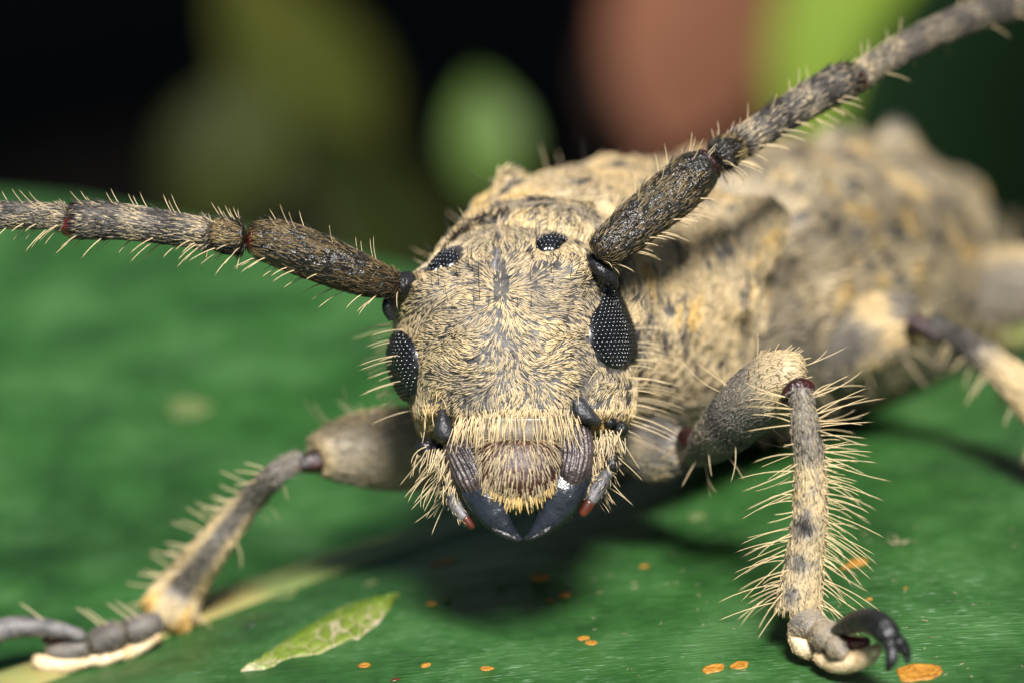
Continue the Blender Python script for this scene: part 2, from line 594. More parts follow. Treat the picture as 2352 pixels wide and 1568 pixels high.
def build_blade():
    na, nd = 230, 200
    a = np.linspace(-86, 49.5, na)[:, None]
    q = np.linspace(-1, 1, nd)[None]
    q = np.sign(q) * np.abs(q) ** 1.25
    d = q * leaf_w(a) * np.where(q > 0, back_w(a) / leaf_w(a), 1.0)
    x = LA[0] + a * LDIR[0] + d * LN[0]
    y = LA[1] + a * LDIR[1] + d * LN[1]
    z = leaf_z(x, y)
    top = np.stack([x, y, z], -1).reshape(-1, 3)
    bot = top - np.array((0, 0, 0.4))
    F = [tuple(f) for f in grid_faces(na, nd, False)]
    n = na * nd
    Q = np.vstack([grid_faces(na, nd, False), grid_faces(na, nd, False, True) + n])
    rim = []
    e = [(i * nd, (i + 1) * nd) for i in range(na - 1)] + [((i + 1) * nd + nd - 1, i * nd + nd - 1) for i in range(na - 1)]
    e += [(i + 1, i) for i in range(nd - 1)] + [((na - 1) * nd + i, (na - 1) * nd + i + 1) for i in range(nd - 1)]
    rim = np.array([(p, r, r + n, p + n) for p, r in e])
    make_obj('blade', np.vstack([top, bot]), np.vstack([Q, rim]), M['leaf'], leaf)
    # midrib: a low rounded cord in the valley
    aa = np.linspace(-84, 47, 90)
    W = []
    for q in aa:
        xx, yy = LA + LDIR * q
        W.append((xx, yy, float(leaf_z(xx, yy)) - 0.12, 1.25 * (1 - 0.55 * (q + 84) / 131), 0.4))
    s = tube_w(np.array(W), 160, 16, 1, 1, (0, 0, 1))
    surf_obj('midrib', s, M['midrib'], leaf)


build_blade()

M['spot'] = solid('orange_spot', [(0.3, (0.17, 0.065, 0.008)), (0.5, (0.31, 0.13, 0.010)), (0.7, (0.42, 0.21, 0.025))], 7.0, 0.55, 0.06, 12)
M['spot_pale'] = solid('pale_spot', [(0.3, (0.05, 0.09, 0.022)), (0.7, (0.11, 0.13, 0.045))], 3.0, 0.6, 0.02, 9)


def leaf_spot(name, u, v, wpx, material, turn=0.2, stretch=1.25, rim=True):
    c, s = leaf_hit(u, v)
    n = leaf_normal(c)
    ax = unit(np.array((math.cos(turn), math.sin(turn), 0)) - n * n[0])
    ay = np.cross(n, ax)
    r = wpx / 2 / KPX * (D + s) / D
    k = 26
    th = np.linspace(0, 2 * np.pi, k, endpoint=False)
    wob = 1 + 0.22 * np.interp(th, np.linspace(0, 2 * np.pi, 10), np.r_[(w := rng.uniform(-1, 1, 9)), w[0]]) + rng.uniform(-.05, .05, k)
    prof = [(1.0, 0.0), (0.94, 0.026), (0.80, 0.036), (0.62, 0.014 if rim else 0.04), (0.3, 0.010 if rim else 0.042), (0.01, 0.014 if rim else 0.044)]
    V = []
    for rr, h in prof:
        for t, wv in zip(th, wob):
            x = r * rr * math.cos(t) * wv
            y = r * rr * math.sin(t) * wv / stretch
            q = c + ax * x + ay * y
            q[2] = float(leaf_z(q[0], q[1]))
            V.append(q + n * (h * min(1, r / 0.25) + 0.006))
    V = np.array(V)
    Q = grid_faces(len(prof), k)
    sf = Surf(V, Q, V * 0 + 1)
    if (sf.N @ n).mean() < 0:
        Q = Q[:, ::-1].copy()
    make_obj(name, V, Q, material, leaf)


for u, v, w, tr in ((727, 1305, 62, .3), (848, 1275, 40, .2), (1020, 1290, 66, .1), (1240, 1327, 46, .2), (1298, 1366, 30, -.2),
                    (1262, 1378, 18, .2), (990, 1386, 24, 0), (838, 1527, 30, .5), (978, 1528, 28, .3), (1117, 1535, 34, -.2),
                    (1340, 1466, 30, -.1), (1358, 1476, 30, -.1), (1640, 1535, 54, .6), (1700, 1527, 44, .4), (2110, 1545, 104, .5), (1968, 1292, 46, .5),
                    (1945, 1302, 22, .5), (1997, 1376, 18, .3), (2080, 1350, 10, .3), (1480, 1300, 20, 0)):
    leaf_spot('orange_spot', u, v, w, M['spot'], tr)
for u, v, w in ((850, 1338, 34), (570, 1362, 40), (655, 1365, 62), (1600, 1185, 44), (578, 1415, 18), (430, 935, 100), (1150, 1345, 22), (1025, 1375, 26)):
    leaf_spot('pale_spot', u, v, w, M['spot_pale'], 0.2, 1.1, False)
leaf_spot('dark_spot', 570, 1438, 34, M['black'], 0.3, 1.6, False)
leaf_spot('brown_spot', 908, 1560, 24, M['amber'], 0.5, 1.8, False)


def debris():
    k = 90
    u, v = rng.uniform(1300, 2350, k), rng.uniform(1180, 1560, k)
    h = leaf_hits(u, v) + np.array((0, 0, 0.02))
    d = rng.normal(0, 1, (k, 3)) * (1, 1, 0.12)
    hair_mesh('dust_fibres', h, unit(d), unit(d + rng.normal(0, .5, (k, 3)) * (1, 1, .1)), rng.uniform(0.05, 0.22, k), 0.02, rng.uniform(0.35, 0.6, k), 3, leaf)
    c, _ = leaf_hit(2063, 1252)
    q = np.repeat((c + np.array((0, 0, .05)))[None], 5, 0) + rng.normal(0, .05, (5, 3)) * (1, 1, .2)
    d = np.array([(.2, .9, .3), (-.8, .5, .4), (.9, .2, .3), (-.3, .9, .5), (.5, -.6, .4)])
    hair_mesh('white_fluff', q, unit(d), unit(d * (1, 1, .2)), rng.uniform(.25, .45, 5), 0.035, 0.5, 4, leaf)


def scar_patch():
    """Gnawed pale-green window in the leaf, made of small swollen cells with whitish rims."""
    m, nt, bs = mat('scar_tissue')
    a = nt.nodes.new('ShaderNodeAttribute')
    a.attribute_name = 'tone'
    c = coords(nt)
    base = ramp(nt, [(0.0, (0.030, 0.070, 0.005)), (0.4, (0.070, 0.115, 0.009)), (0.62, (0.12, 0.16, 0.022)), (0.80, (0.23, 0.22, 0.10)), (1.0, (0.38, 0.31, 0.22))], a.outputs['Fac'])
    nt.links.new(base, bs.inputs['Base Color'])
    bs.inputs['Roughness'].default_value = 0.4
    bump(nt, bs, tex_noise(nt, 6, 4, c), 0.8, 0.06)
    top = np.array([(552, 1540), (590, 1516), (640, 1478), (700, 1441), (755, 1406), (800, 1385), (850, 1372), (918, 1362)], float)
    bot = np.array([(552, 1542), (600, 1534), (650, 1522), (705, 1505), (765, 1487), (822, 1466), (868, 1432), (918, 1364)], float)
    n, k = 110, 34
    t = np.linspace(0, 1, n)
    f = lambda arr: np.stack([np.interp(t, np.linspace(0, 1, len(arr)), arr[:, j]) for j in (0, 1)], 1)
    A, B = f(top), f(bot)
    wob = (noise(np.stack([t * 18, t * 0, t * 0], 1), 1.0, 8) - 0.5) * 18 * np.sin(np.pi * t)
    B[:, 1] += wob
    cells = rng.random((46, 2))
    q = np.tile(np.linspace(0, 1, k), n)
    tt = np.repeat(t, k)
    uv = np.repeat(A, k, 0) * (1 - q[:, None]) + np.repeat(B, k, 0) * q[:, None]
    h = leaf_hits(uv[:, 0], uv[:, 1])
    dd = np.sort(np.hypot((cells[None, :, 0] - tt[:, None]) * 9.0, (cells[None, :, 1] - q[:, None]) * 3.0), 1)
    edge = dd[:, 1] - dd[:, 0]
    rim = np.minimum(np.minimum(q, 1 - q), np.minimum(tt, 1 - tt) * 3)
    height = np.where(rim > 0, 0.10 * smoothstep(0, 0.42, edge) * smoothstep(0, 0.14, rim) + 0.012, -0.02)
    V = h + height[:, None] * np.array((0, 0, 1.0))
    tone = 0.42 + 0.24 * noise(h, 2.5, 4)
    tone += 0.30 * (1 - smoothstep(0.02, 0.16, edge)) * (0.4 + noise(h, 1.3, 41)) + 0.35 * (1 - smoothstep(0.0, 0.12, rim)) * noise(h, 2, 9)
    tone += 0.4 * smoothstep(0.34, 0.06, tt) * noise(h, 3, 2) - 0.2 * smoothstep(0.45, 0.1, q)
    V = np.array(V)
    Q = grid_faces(n, k, False)
    sf = Surf(V, Q, V * 0 + 1)
    if sf.N[:, 2].mean() < 0:
        Q = Q[:, ::-1].copy()
    make_obj('scar_patch', V, Q, m, leaf, True, {'tone': np.clip(tone, 0, 1)})


def leaf_hits(u, v):
    """Points of the leaf seen at many pixels at once."""
    lo, hi = np.full(len(u), -12.0), np.full(len(u), 25.0)
    for _ in range(24):
        mid = (lo + hi) / 2
        kk = ((D + mid) / D / KPX)[:, None]
        p = T0 + RX * ((u - CU)[:, None] * kk) + UP * ((CV - v)[:, None] * kk) + FW * mid[:, None]
        above = p[:, 2] > leaf_z(p[:, 0], p[:, 1])
        lo, hi = np.where(above, mid, lo), np.where(above, hi, mid)
    return p


def leaf_z_fast(x, y):
    return float(leaf_z(np.array([x]), np.array([y]))[0])


scar_patch()
debris()


# ------------------------------------------------------------------ leaves out of focus behind
def far_leaf(name, label, u, v, s, length, width, yaw, pitch, roll, colour, group='blurred leaves behind the beetle', bend=0.15, rough=0.5, direct=None):
    from mathutils import Euler
    n, k = 40, 17
    t = np.linspace(0, 1, n)[:, None]
    q = np.linspace(-1, 1, k)[None]
    w = width / 2 * np.sin(np.pi * np.clip(t, 0.0, 1)) ** 0.75 * (1 - 0.35 * t) * 1.25 + 0.05
    x = q * w
    y = (t - 0.5) * length + 0 * q
    z = -bend * length * (2 * t - 1) ** 2 + 0.12 * np.abs(q) * w
    top = np.stack([x, y, z], -1).reshape(-1, 3)
    bot = top - np.array((0, 0, 0.5))
    m = n * k
    Q = np.vstack([grid_faces(n, k, False), grid_faces(n, k, False, True) + m])
    e = [(i * k, (i + 1) * k) for i in range(n - 1)] + [((i + 1) * k + k - 1, i * k + k - 1) for i in range(n - 1)]
    e += [(i + 1, i) for i in range(k - 1)] + [((n - 1) * k + i, (n - 1) * k + i + 1) for i in range(k - 1)]
    Q = np.vstack([Q, np.array([(a, b, b + m, a + m) for a, b in e])])
    c = np.array(colour)
    mt = solid(name + '_skin', [(0.3, tuple(c * 0.75)), (0.7, tuple(np.minimum(c * 1.2, 1)))], 0.08, rough, 0.1, 0.6, 0.12)
    root = empty(name, P(u, v, s) if direct is None else direct)
    rot = np.array(Euler((math.radians(pitch), math.radians(roll), math.radians(yaw)), 'XYZ').to_matrix())
    loc = np.array(root.location)
    make_obj('blade', np.vstack([top, bot]) @ rot.T + loc, Q, mt, root)
    yy = np.linspace(-0.62, 0.5, 24)
    W = np.array([(0, q * length, -bend * length * (2 * q) ** 2 + 0.1 if q > -0.5 else -bend * length + 0.1, width * 0.022 * (1 - 0.6 * (q + 0.62)), 1) for q in yy])
    W[:, :3] = W[:, :3] @ rot.T + loc
    sf = tube_w(W, 40, 10, 1, 1, rot @ np.array((0.1, 0, 1.0)))
    surf_obj('stalk', sf, mt, root)
    return tag(root, label, 'leaf', group)


far_leaf('small_leaf', 'small pale green leaf above the beetle\'s head', 1120, 310, 125, 7.0, 4.0, 14, 62, 0, (0.056, 0.098, 0.018))
far_leaf('dead_leaf', 'reddish brown dead leaf behind the beetle\'s back', 1650, 10, 170, 22, 15, -38, 60, 8, (0.125, 0.052, 0.030), bend=0.05)
far_leaf('withered_leaf', 'dark brown withered leaf beside the reddish dead leaf', 1480, 60, 195, 17, 11, -62, 50, -20, (0.036, 0.019, 0.012), bend=0.12)
far_leaf('lime_leaf', 'bright yellow green leaf behind the rising antenna', 1995, 60, 155, 25, 12, -22, 62, -5, (0.096, 0.145, 0.013), bend=0.05)
far_leaf('olive_leaf', 'dull olive green leaf fading into the dark', 690, 170, 200, 22, 14, 48, 58, 0, (0.045, 0.050, 0.008), bend=0.1)
far_leaf('drooping_leaf', 'dim olive leaf drooping below the dull olive leaf', 540, 330, 185, 15, 9, -30, 48, 15, (0.026, 0.032, 0.006), bend=0.14)
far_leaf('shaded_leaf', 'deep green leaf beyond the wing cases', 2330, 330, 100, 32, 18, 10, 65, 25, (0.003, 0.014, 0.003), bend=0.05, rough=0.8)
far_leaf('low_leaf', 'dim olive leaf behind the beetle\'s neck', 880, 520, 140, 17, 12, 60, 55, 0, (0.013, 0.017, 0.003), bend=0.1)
# unseen leaves added overhead and beside to shade the hollow and cut sky light
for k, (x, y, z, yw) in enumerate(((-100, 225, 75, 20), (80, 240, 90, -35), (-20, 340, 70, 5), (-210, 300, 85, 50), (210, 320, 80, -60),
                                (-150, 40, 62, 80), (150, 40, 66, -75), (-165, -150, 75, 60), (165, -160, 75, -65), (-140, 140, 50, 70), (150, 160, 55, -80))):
    lab_, grp_ = ('unseen large dark green leaf added to shade the hollow behind', 'unseen leaves added to shade the hollow') if k < 5 else ('large dark green leaf arching high beside the beetle\'s perch', 'unseen leaves added to cut sky light at the perch')
    far_leaf('unseen_shade_leaf', lab_, 0, 0, 0, 260, 190, yw, -8, 4, (0.02, 0.07, 0.02), grp_, 0.1, 0.4, (x, y, z))

# ------------------------------------------------------------------ the beetle
foot_pt, foot_s = leaf_hit(1900, 1515)
beetle = empty('longhorn_beetle', (2.0, 6.0, float(leaf_z(2.0, 6.0))))
tag(beetle, 'furry tan longhorn beetle facing out with black eyes, jaws and thick antennae', 'beetle')

# ---- head capsule
HEAD_ROWS = [(482, 1130, 1250, 3.6, 6.0), (500, 1080, 1300, 2.75, 6.2), (525, 1045, 1340, 1.95, 6.2), (560, 1008, 1374, 1.3, 6.2),
             (595, 978, 1396, 0.85, 6.2), (625, 940, 1410, 0.62, 6.2), (655, 908, 1420, 0.45, 6.2), (700, 893, 1434, 0.25, 6.2),
             (760, 896, 1456, 0.06, 6.2), (830, 903, 1469, -0.05, 6.0), (900, 922, 1472, -0.15, 5.8), (945, 936, 1467, -0.20, 5.5),
             (985, 948, 1452, 0.15, 5.2), (1015, 962, 1434, 0.75, 4.8), (1040, 985, 1405, 1.3, 4.4), (1062, 1020, 1370, 2.0, 4.0)]


def mid_u(v):
    return 1140 + (np.asarray(v, float) - 560) * 0.115


def g2(U, V, u0, v0, su, sv):
    return np.exp(-((U - u0) / su) ** 2 - ((V - v0) / sv) ** 2)


def head_disp(U, V):
    s = -0.42 * g2(U, V, 945, 640, 55, 48) - 0.45 * g2(U, V, 1345, 600, 55, 48)
    s += 0.30 * g2(U, V, 1145, 610, 110, 75)
    s += 0.10 * np.exp(-((U - mid_u(V)) / 9) ** 2) * smoothstep(510, 545, V) * smoothstep(720, 650, V)
    s -= 0.16 * g2(U, V, 1080, 800, 80, 90) + 0.16 * g2(U, V, 1255, 780, 80, 90)
    s += 0.06 * g2(U, V, 1160, 770, 40, 120)
    s += 0.35 * np.exp(-((U - (mid_u(V) + 30)) / 120) ** 4) * smoothstep(952, 985, V)
    s += 0.14 * g2(U, V, 1020, 960, 30, 40) + 0.16 * g2(U, V, 1340, 925, 30, 45)
    return s


PUNCT = np.stack([rng.uniform(985, 1400, 190), rng.uniform(545, 930, 190)], 1)


def head_skin(p, ex):
    d = np.min(np.hypot(ex[:, :1] - PUNCT[None, :, 0], ex[:, 1:2] - PUNCT[None, :, 1]), 1)
    t = 0.18 + 0.16 * (noise(p, 3.0, 12) - 0.5) - 0.06 * (ex[:, 1] > 975)
    return np.where(d < 6, 0.02, t)


head_s = loft(HEAD_ROWS, 2.5, 220, 150, head_disp)
head = surf_obj('head', head_s, None, beetle, head_skin)

# chart of the head: per row, arc length (in pixels) round from the front
CH_V = np.linspace(490, 1055, 160)
_R = np.array(HEAD_ROWS, float)
_tab = np.stack([np.interp(CH_V, _R[:, 0], _R[:, c]) for c in range(1, 5)], 1)
for _c in range(4):
    _pad = np.r_[[_tab[0, _c]] * 3, _tab[:, _c], [_tab[-1, _c]] * 3]
    _tab[:, _c] = np.convolve(_pad, np.ones(7) / 7, 'valid')
_th = np.linspace(math.pi * 1.45, -math.pi * 0.45, 601)
_cc = np.sign(np.cos(_th)) * np.abs(np.cos(_th)) ** (2 / 2.5)
_ss = np.sign(np.sin(_th)) * np.abs(np.sin(_th)) ** (2 / 2.5)
CH_U = (_tab[:, :1] + _tab[:, 1:2]) / 2 + (_tab[:, 1:2] - _tab[:, :1]) / 2 * _cc
CH_S = (_tab[:, 2:3] + _tab[:, 3:4]) / 2 - (_tab[:, 3:4] - _tab[:, 2:3]) / 2 * _ss
CH_S = CH_S + head_disp(CH_U, np.repeat(CH_V[:, None], 601, 1)) * smoothstep(-0.2, 0.5, _ss)[None]
_dl = np.hypot(np.diff(CH_U, axis=1), np.diff(CH_S, axis=1) * KPX)
CH_A = np.concatenate([np.zeros((len(CH_V), 1)), np.cumsum(_dl, 1)], 1)
CH_A -= CH_A[:, 300:301]


def chart(u, v):
    """Arc coordinate of a front point of the head seen at pixel (u, v)."""
    r = np.argmin(np.abs(CH_V - v))
    lo, hi = np.argmin(CH_U[r]), np.argmax(CH_U[r])
    u = np.clip(u, CH_U[r, lo] + 0.5, CH_U[r, hi] - 0.5)
    return float(np.interp(u, CH_U[r, lo:hi + 1], CH_A[r, lo:hi + 1]))


def head_at(a, v):
    f = np.clip((v - CH_V[0]) / (CH_V[1] - CH_V[0]), 0, len(CH_V) - 1.001)
    r = int(f)
    f -= r
    out = []
    for k in (r, r + 1):
        out.append((np.interp(a, CH_A[k], CH_U[k]), np.interp(a, CH_A[k], CH_S[k])))
    u = out[0][0] * (1 - f) + out[1][0] * f
    s = out[0][1] * (1 - f) + out[1][1] * f
    return L(u, v, s)


# ---- compound eyes
HEAD_C = L(1185, 790, 3.2)
EYE_POLYS = []


def eye(outline, bulge, spacing, wide=1.0, name='eye'):
    """outline: (u, v, extra arc beyond the edge) round the eye; facets are real little domes."""
    pts = np.array([(chart(u, v) + ex, v) for u, v, ex in outline])
    c = pts.mean(0)
    ang = np.unwrap(np.arctan2(pts[:, 1] - c[1], pts[:, 0] - c[0]))
    rad = np.hypot(*(pts - c).T)
    if ang[-1] < ang[0]:
        ang, rad = ang[::-1], rad[::-1]
    A = np.r_[ang - 2 * np.pi, ang, ang + 2 * np.pi]
    Rr = np.r_[rad, rad, rad]
    dense = np.linspace(-np.pi, np.pi, 200)
    rd = np.interp(dense, A, Rr)
    rd = np.convolve(np.r_[rd[-7:-1], rd, rd[1:7]], np.ones(13) / 13, 'valid')
    radius = lambda th: np.interp((th + np.pi) % (2 * np.pi) - np.pi, dense, rd)
    EYE_POLYS.append((c, radius))

    def surf_pt(a, v):
        k = math.hypot(a - c[0], v - c[1]) / radius(math.atan2(v - c[1], a - c[0]))
        e = 2.0
        p = head_at(a, v)
        n = unit(np.cross(head_at(a + e, v) - head_at(a - e, v), head_at(a, v + e) - head_at(a, v - e)))
        if n @ (p - HEAD_C) < 0:
            n = -n
        return p + n * (bulge * math.sqrt(max(1 - min(k, 1.0) ** 2.2, 0)) - 0.02), k

    na, nr = 72, 14
    V = []
    for i in range(nr):
        k = 0.001 + 1.02 * (i / (nr - 1))
        for th in np.linspace(0, 2 * np.pi, na, endpoint=False):
            r = radius(th) * k
            V.append(surf_pt(c[0] + r * math.cos(th), c[1] + r * math.sin(th))[0])
    V = np.array(V)
    Q = grid_faces(nr, na)
    sf = Surf(V, Q, V * 0 + 1)
    if (sf.N * (V - HEAD_C)).sum(1).mean() < 0:
        sf = Surf(V, Q[:, ::-1].copy(), V * 0 + 1)
    base = surf_obj(name, sf, M['eye'], head)
    FV, FF = [], []
    dv = spacing * 0.866
    rows = np.arange(c[1] - 160, c[1] + 160, dv)
    ph = [(1.0, -0.25), (0.92, 0.32), (0.55, 0.78)]
    for ri, v in enumerate(rows):
        for a in np.arange(c[0] - 220, c[0] + 220, spacing * wide) + (spacing * wide / 2 if ri % 2 else 0):
            k = math.hypot(a - c[0], v - c[1]) / radius(math.atan2(v - c[1], a - c[0]))
            if k > 0.955:
                continue
            a2, v2 = a + rng.normal(0, 0.25), v + rng.normal(0, 0.25)
            p = surf_pt(a2, v2)[0]
            e1 = unit(surf_pt(a2 + 2, v2)[0] - p)
            e2 = surf_pt(a2, v2 + 2)[0] - p
            n = unit(np.cross(e1, e2))
            if n @ (p - HEAD_C) < 0:
                n = -n
            e2 = np.cross(n, e1)
            r = spacing / KPX * 0.47
            i0 = len(FV)
            for rr, h in ph:
                for q in range(8):
                    t = q * np.pi / 4
                    FV.append(p + r * rr * (math.cos(t) * e1 * wide + math.sin(t) * e2) + n * h * r * 0.8)
            FV.append(p + n * r * 0.8)
            for j in range(2):
                for q in range(8):
                    q2 = (q + 1) % 8
                    FF.append((i0 + j * 8 + q, i0 + j * 8 + q2, i0 + j * 8 + 8 + q2))
                    FF.append((i0 + j * 8 + q, i0 + j * 8 + 8 + q2, i0 + j * 8 + 8 + q))
            for q in range(8):
                FF.append((i0 + 16 + q, i0 + 16 + (q + 1) % 8, i0 + 24))
    o = make_obj(name + '_facet_field', np.array(FV), np.array(FF), M['eye'], head)
    o['kind'] = 'stuff'
    return base


eye([(1421, 662, 0), (1380, 700, 0), (1354, 735, 0), (1354, 780, 0), (1370, 820, 0), (1395, 842, 0), (1425, 846, 0), (1448, 828, 0), (1462, 795, 6), (1464, 755, 10), (1450, 705, 8), (1436, 676, 4)], 0.20, 9.8, 1.35)
eye([(910, 760, 0), (925, 762, 0), (950, 790, 0), (960, 840, 0), (955, 890, 0), (944, 922, 0), (930, 915, -12), (910, 880, -22), (905, 830, -30), (905, 785, -22)], 0.33, 9.6, 1.6)
eye([(1228, 560, 0), (1238, 545, 0), (1260, 535, 0), (1288, 536, 0), (1310, 546, 0), (1292, 560, 0), (1262, 573, 0), (1240, 573, 0)], 0.13, 10.0)
eye([(990, 600, -6), (1004, 583, 0), (1025, 572, 0), (1048, 578, 0), (1056, 593, 0), (1040, 606, 0), (1012, 610, 0)], 0.14, 9.8)


def in_eye(U, V, arc):
    m = np.zeros(len(U), bool)
    for c, radius in EYE_POLYS:
        a = np.hypot(arc - c[0], V - c[1])
        m |= a < radius(np.arctan2(V - c[1], arc - c[0])) * 0.99
    return m


# arc coordinate for every head vertex so the coat can avoid the eyes
def head_arc(U, V, S_front):
    r = np.clip(np.searchsorted(CH_V, V), 0, len(CH_V) - 1)
    out = np.zeros(len(U))
    for k in range(len(CH_V)):
        m = r == k
        if not m.any():
            continue
        lo, hi = np.argmin(CH_U[k]), np.argmax(CH_U[k])
        out[m] = np.interp(U[m], CH_U[k, lo:hi + 1], CH_A[k, lo:hi + 1])
    return out


def head_flow(p, ex):
    U, V = ex[:, 0], ex[:, 1]
    x0 = (U - mid_u(V)) / 100.0
    lat = np.tanh(x0 * 1.5)
    up = smoothstep(690, 580, V)
    low = smoothstep(870, 945, V)
    mid = smoothstep(690, 760, V)
    du = lat * (1.0 - 0.55 * up) * (1 - 0.45 * low)
    dv = 0.25 - 1.2 * up + 0.15 * mid + 1.0 * low + (mid - up) * 0.6 * np.exp(-(x0 / 0.5) ** 2)
    # mouth-side hair gathers in towards the middle, cheeks run down
    cheek = smoothstep(150, 215, np.abs(U - 1185)) * smoothstep(840, 890, V)
    du = du * (1 - cheek) - np.sign(x0) * 0.45 * cheek
    dv = dv * (1 - cheek) + 1.0 * cheek
    ang = (noise(p, 1.0, 21) - 0.5) * 2.6 + (noise(p, 2.4, 22) - 0.5) * 1.0
    ang = ang * (1 - 0.5 * low)
    wob = 0.35 * np.sin(U / 22 + V / 17)
    ang = ang + wob
    ca, sa = np.cos(ang), np.sin(ang)
    du, dv = du * ca - dv * sa, du * sa + dv * ca
    return RX * du[:, None] - UP * dv[:, None]


DARK_SPOTS = ((1145, 630, 5, 50), (1345, 925, 26, 34), (1018, 972, 24, 40), (1160, 775, 12, 12), (1400, 640, 22, 32), (893, 705, 16, 30), (1450, 900, 14, 40), (1335, 870, 16, 20))


def head_keep(p, ex):
    U, V, sf = ex[:, 0], ex[:, 1], ex[:, 2]
    k = 0.72 + 0.28 * np.exp(-((U - mid_u(V)) / 45) ** 2)
    arc = head_arc(U, V, sf)
    k[in_eye(U, V, arc)] = 0
    d = np.min(np.hypot(U[:, None] - PUNCT[None, :, 0], V[:, None] - PUNCT[None, :, 1]), 1)
    k *= np.where(d < 7.0, 0.03, 1)
    for u, v, su, sv in DARK_SPOTS:
        k *= 1 - 0.93 * np.exp(-(((U - u) / su) ** 2 + ((V - v) / sv) ** 2) ** 2)
    k *= np.where(noise(p, 2.6, 31) > 0.75, 0.8, 1)
    k *= np.where((V > 975) & (np.abs(U - 1185) < 150), 0.0, 1)
    k *= np.where(V > 1012, 0.25, 1)
    k *= np.where(sf < -0.55, 0.1, 1)
    return k


def head_tone(p, ex):
    U, V = ex[:, 0], ex[:, 1]
    t = 0.56 + 0.24 * (noise(p, 1.1, 41) - 0.5) + 0.18 * (noise(p, 4.0, 42) - 0.5)
    t += 0.12 * smoothstep(880, 950, V) + 0.10 * g2(U, V, 925, 720, 45, 70) + 0.10 * g2(U, V, 1380, 690, 50, 60)
    t += 0.06 * smoothstep(1340, 1400, U) * smoothstep(800, 860, V)
    t -= 0.04 * g2(U, V, 1150, 740, 80, 120)
    t -= 0.07 * smoothstep(0.64, 0.75, noise(p, 2.1, 43))
    t = np.where(rng.random(len(U)) < 0.03, 0.08, t)
    return t


area = head_s.area()
coat('fur', head_s, int(area * 720), head, 0.30, 0.031, head_tone, head_keep, 0.12, head_flow, 3, 0.10, 0.28)
# dark erect hairs on brow and crown
p, nr, fl, ex = head_s.sample(9000)
m = (ex[:, 2] > 0.2) & (ex[:, 1] < 720) & (ex[:, 1] > 485) & (rng.random(9000) < 0.055)
bristles('dark_bristles', p[m], nr[m] * 0.8 + UP * 0.35 - FW * 0.1, nr[m] * 0.35 + UP * 0.9, rng.uniform(0.35, 0.8, m.sum()), head, 0.022, 0.06, 5)
# pale whiskers along both cheeks
p, nr, fl, ex = head_s.sample(16000)
sidem = ((ex[:, 0] > 1435) | (ex[:, 0] < 945)) & (ex[:, 1] > 740) & (ex[:, 1] < 1035) & (np.abs(ex[:, 2]) < 0.85) & (rng.random(16000) < 0.05)
sg = np.sign(ex[:, 0] - 1185)[:, None]
bristles('whiskers', p[sidem], (nr * 0.8 + RX * sg * 0.6)[sidem], (nr * 0.4 + RX * sg * 0.8 - UP * 0.55)[sidem], rng.uniform(0.5, 1.45, sidem.sum()), head, 0.022, 0.6, 6)
# stray pale hairs low on the face
pts = [(1000, 900), (1010, 915), (985, 930), (1000, 940), (1375, 850), (1372, 870), (1330, 905), (975, 960), (960, 985)]
rt = np.array([head_at(chart(u, v), v) for u, v in pts])
bristles('stray_hairs', rt, np.repeat((-FW * 0.5 - UP * 0.4)[None], len(pts), 0) + rng.normal(0, .3, (len(pts), 3)), np.repeat((-UP * 0.9)[None], len(pts), 0) + rng.normal(0, .25, (len(pts), 3)), rng.uniform(0.5, 1.0, len(pts)), head, 0.03, 0.62)

# brown fringe where the crown meets the collar of the prothorax
n = 420
t = rng.random(n)
fu = np.interp(t, [0, .2, .4, .5, .7, 1], [1012, 1060, 1120, 1165, 1240, 1350])
fv = np.interp(t, [0, .2, .4, .5, .7, 1], [575, 517, 487, 480, 487, 535])
rt = L(fu, fv + rng.normal(0, 5, n), 3.15 + rng.normal(0, .12, n) - 0.9 * np.abs(t - .5))
bristles('collar_fringe', rt, -FW * 0.9 + UP * 0.5 + rng.normal(0, .25, (n, 3)), -FW * 0.8 - UP * 0.3 + rng.normal(0, .3, (n, 3)), rng.uniform(0.25, 0.6, n), head, 0.034, rng.choice([0.05, 0.14, 0.2, 0.3], n), 4)

# ---- antenna sockets, brow knobs
for rows in ([(950, 650, 1.5, 28), (915, 655, 1.25, 28), (900, 660, 1.15, 22)], [(900, 676, 1.2, 12), (892, 706, 1.25, 15), (902, 736, 1.3, 9)]):
    surf_obj('antenna_socket', tube(rows, 24, 20), M['black'], head)
for rows in ([(1342, 612, 1.4, 24), (1372, 606, 1.2, 28), (1400, 596, 1.3, 20)], [(1362, 604, 1.0, 15), (1386, 624, 1.0, 20), (1406, 646, 1.12, 15), (1412, 664, 1.25, 8)]):
    surf_obj('antenna_socket', tube(rows, 24, 20), M['black'], head)
surf_obj('brow_ridge', tube([(1142, 568, 1.35, 4), (1141, 590, 1.2, 6), (1135, 610, 1.12, 8), (1142, 640, 1.05, 6), (1146, 690, 0.88, 3)], 30, 12), M['grey'], head)

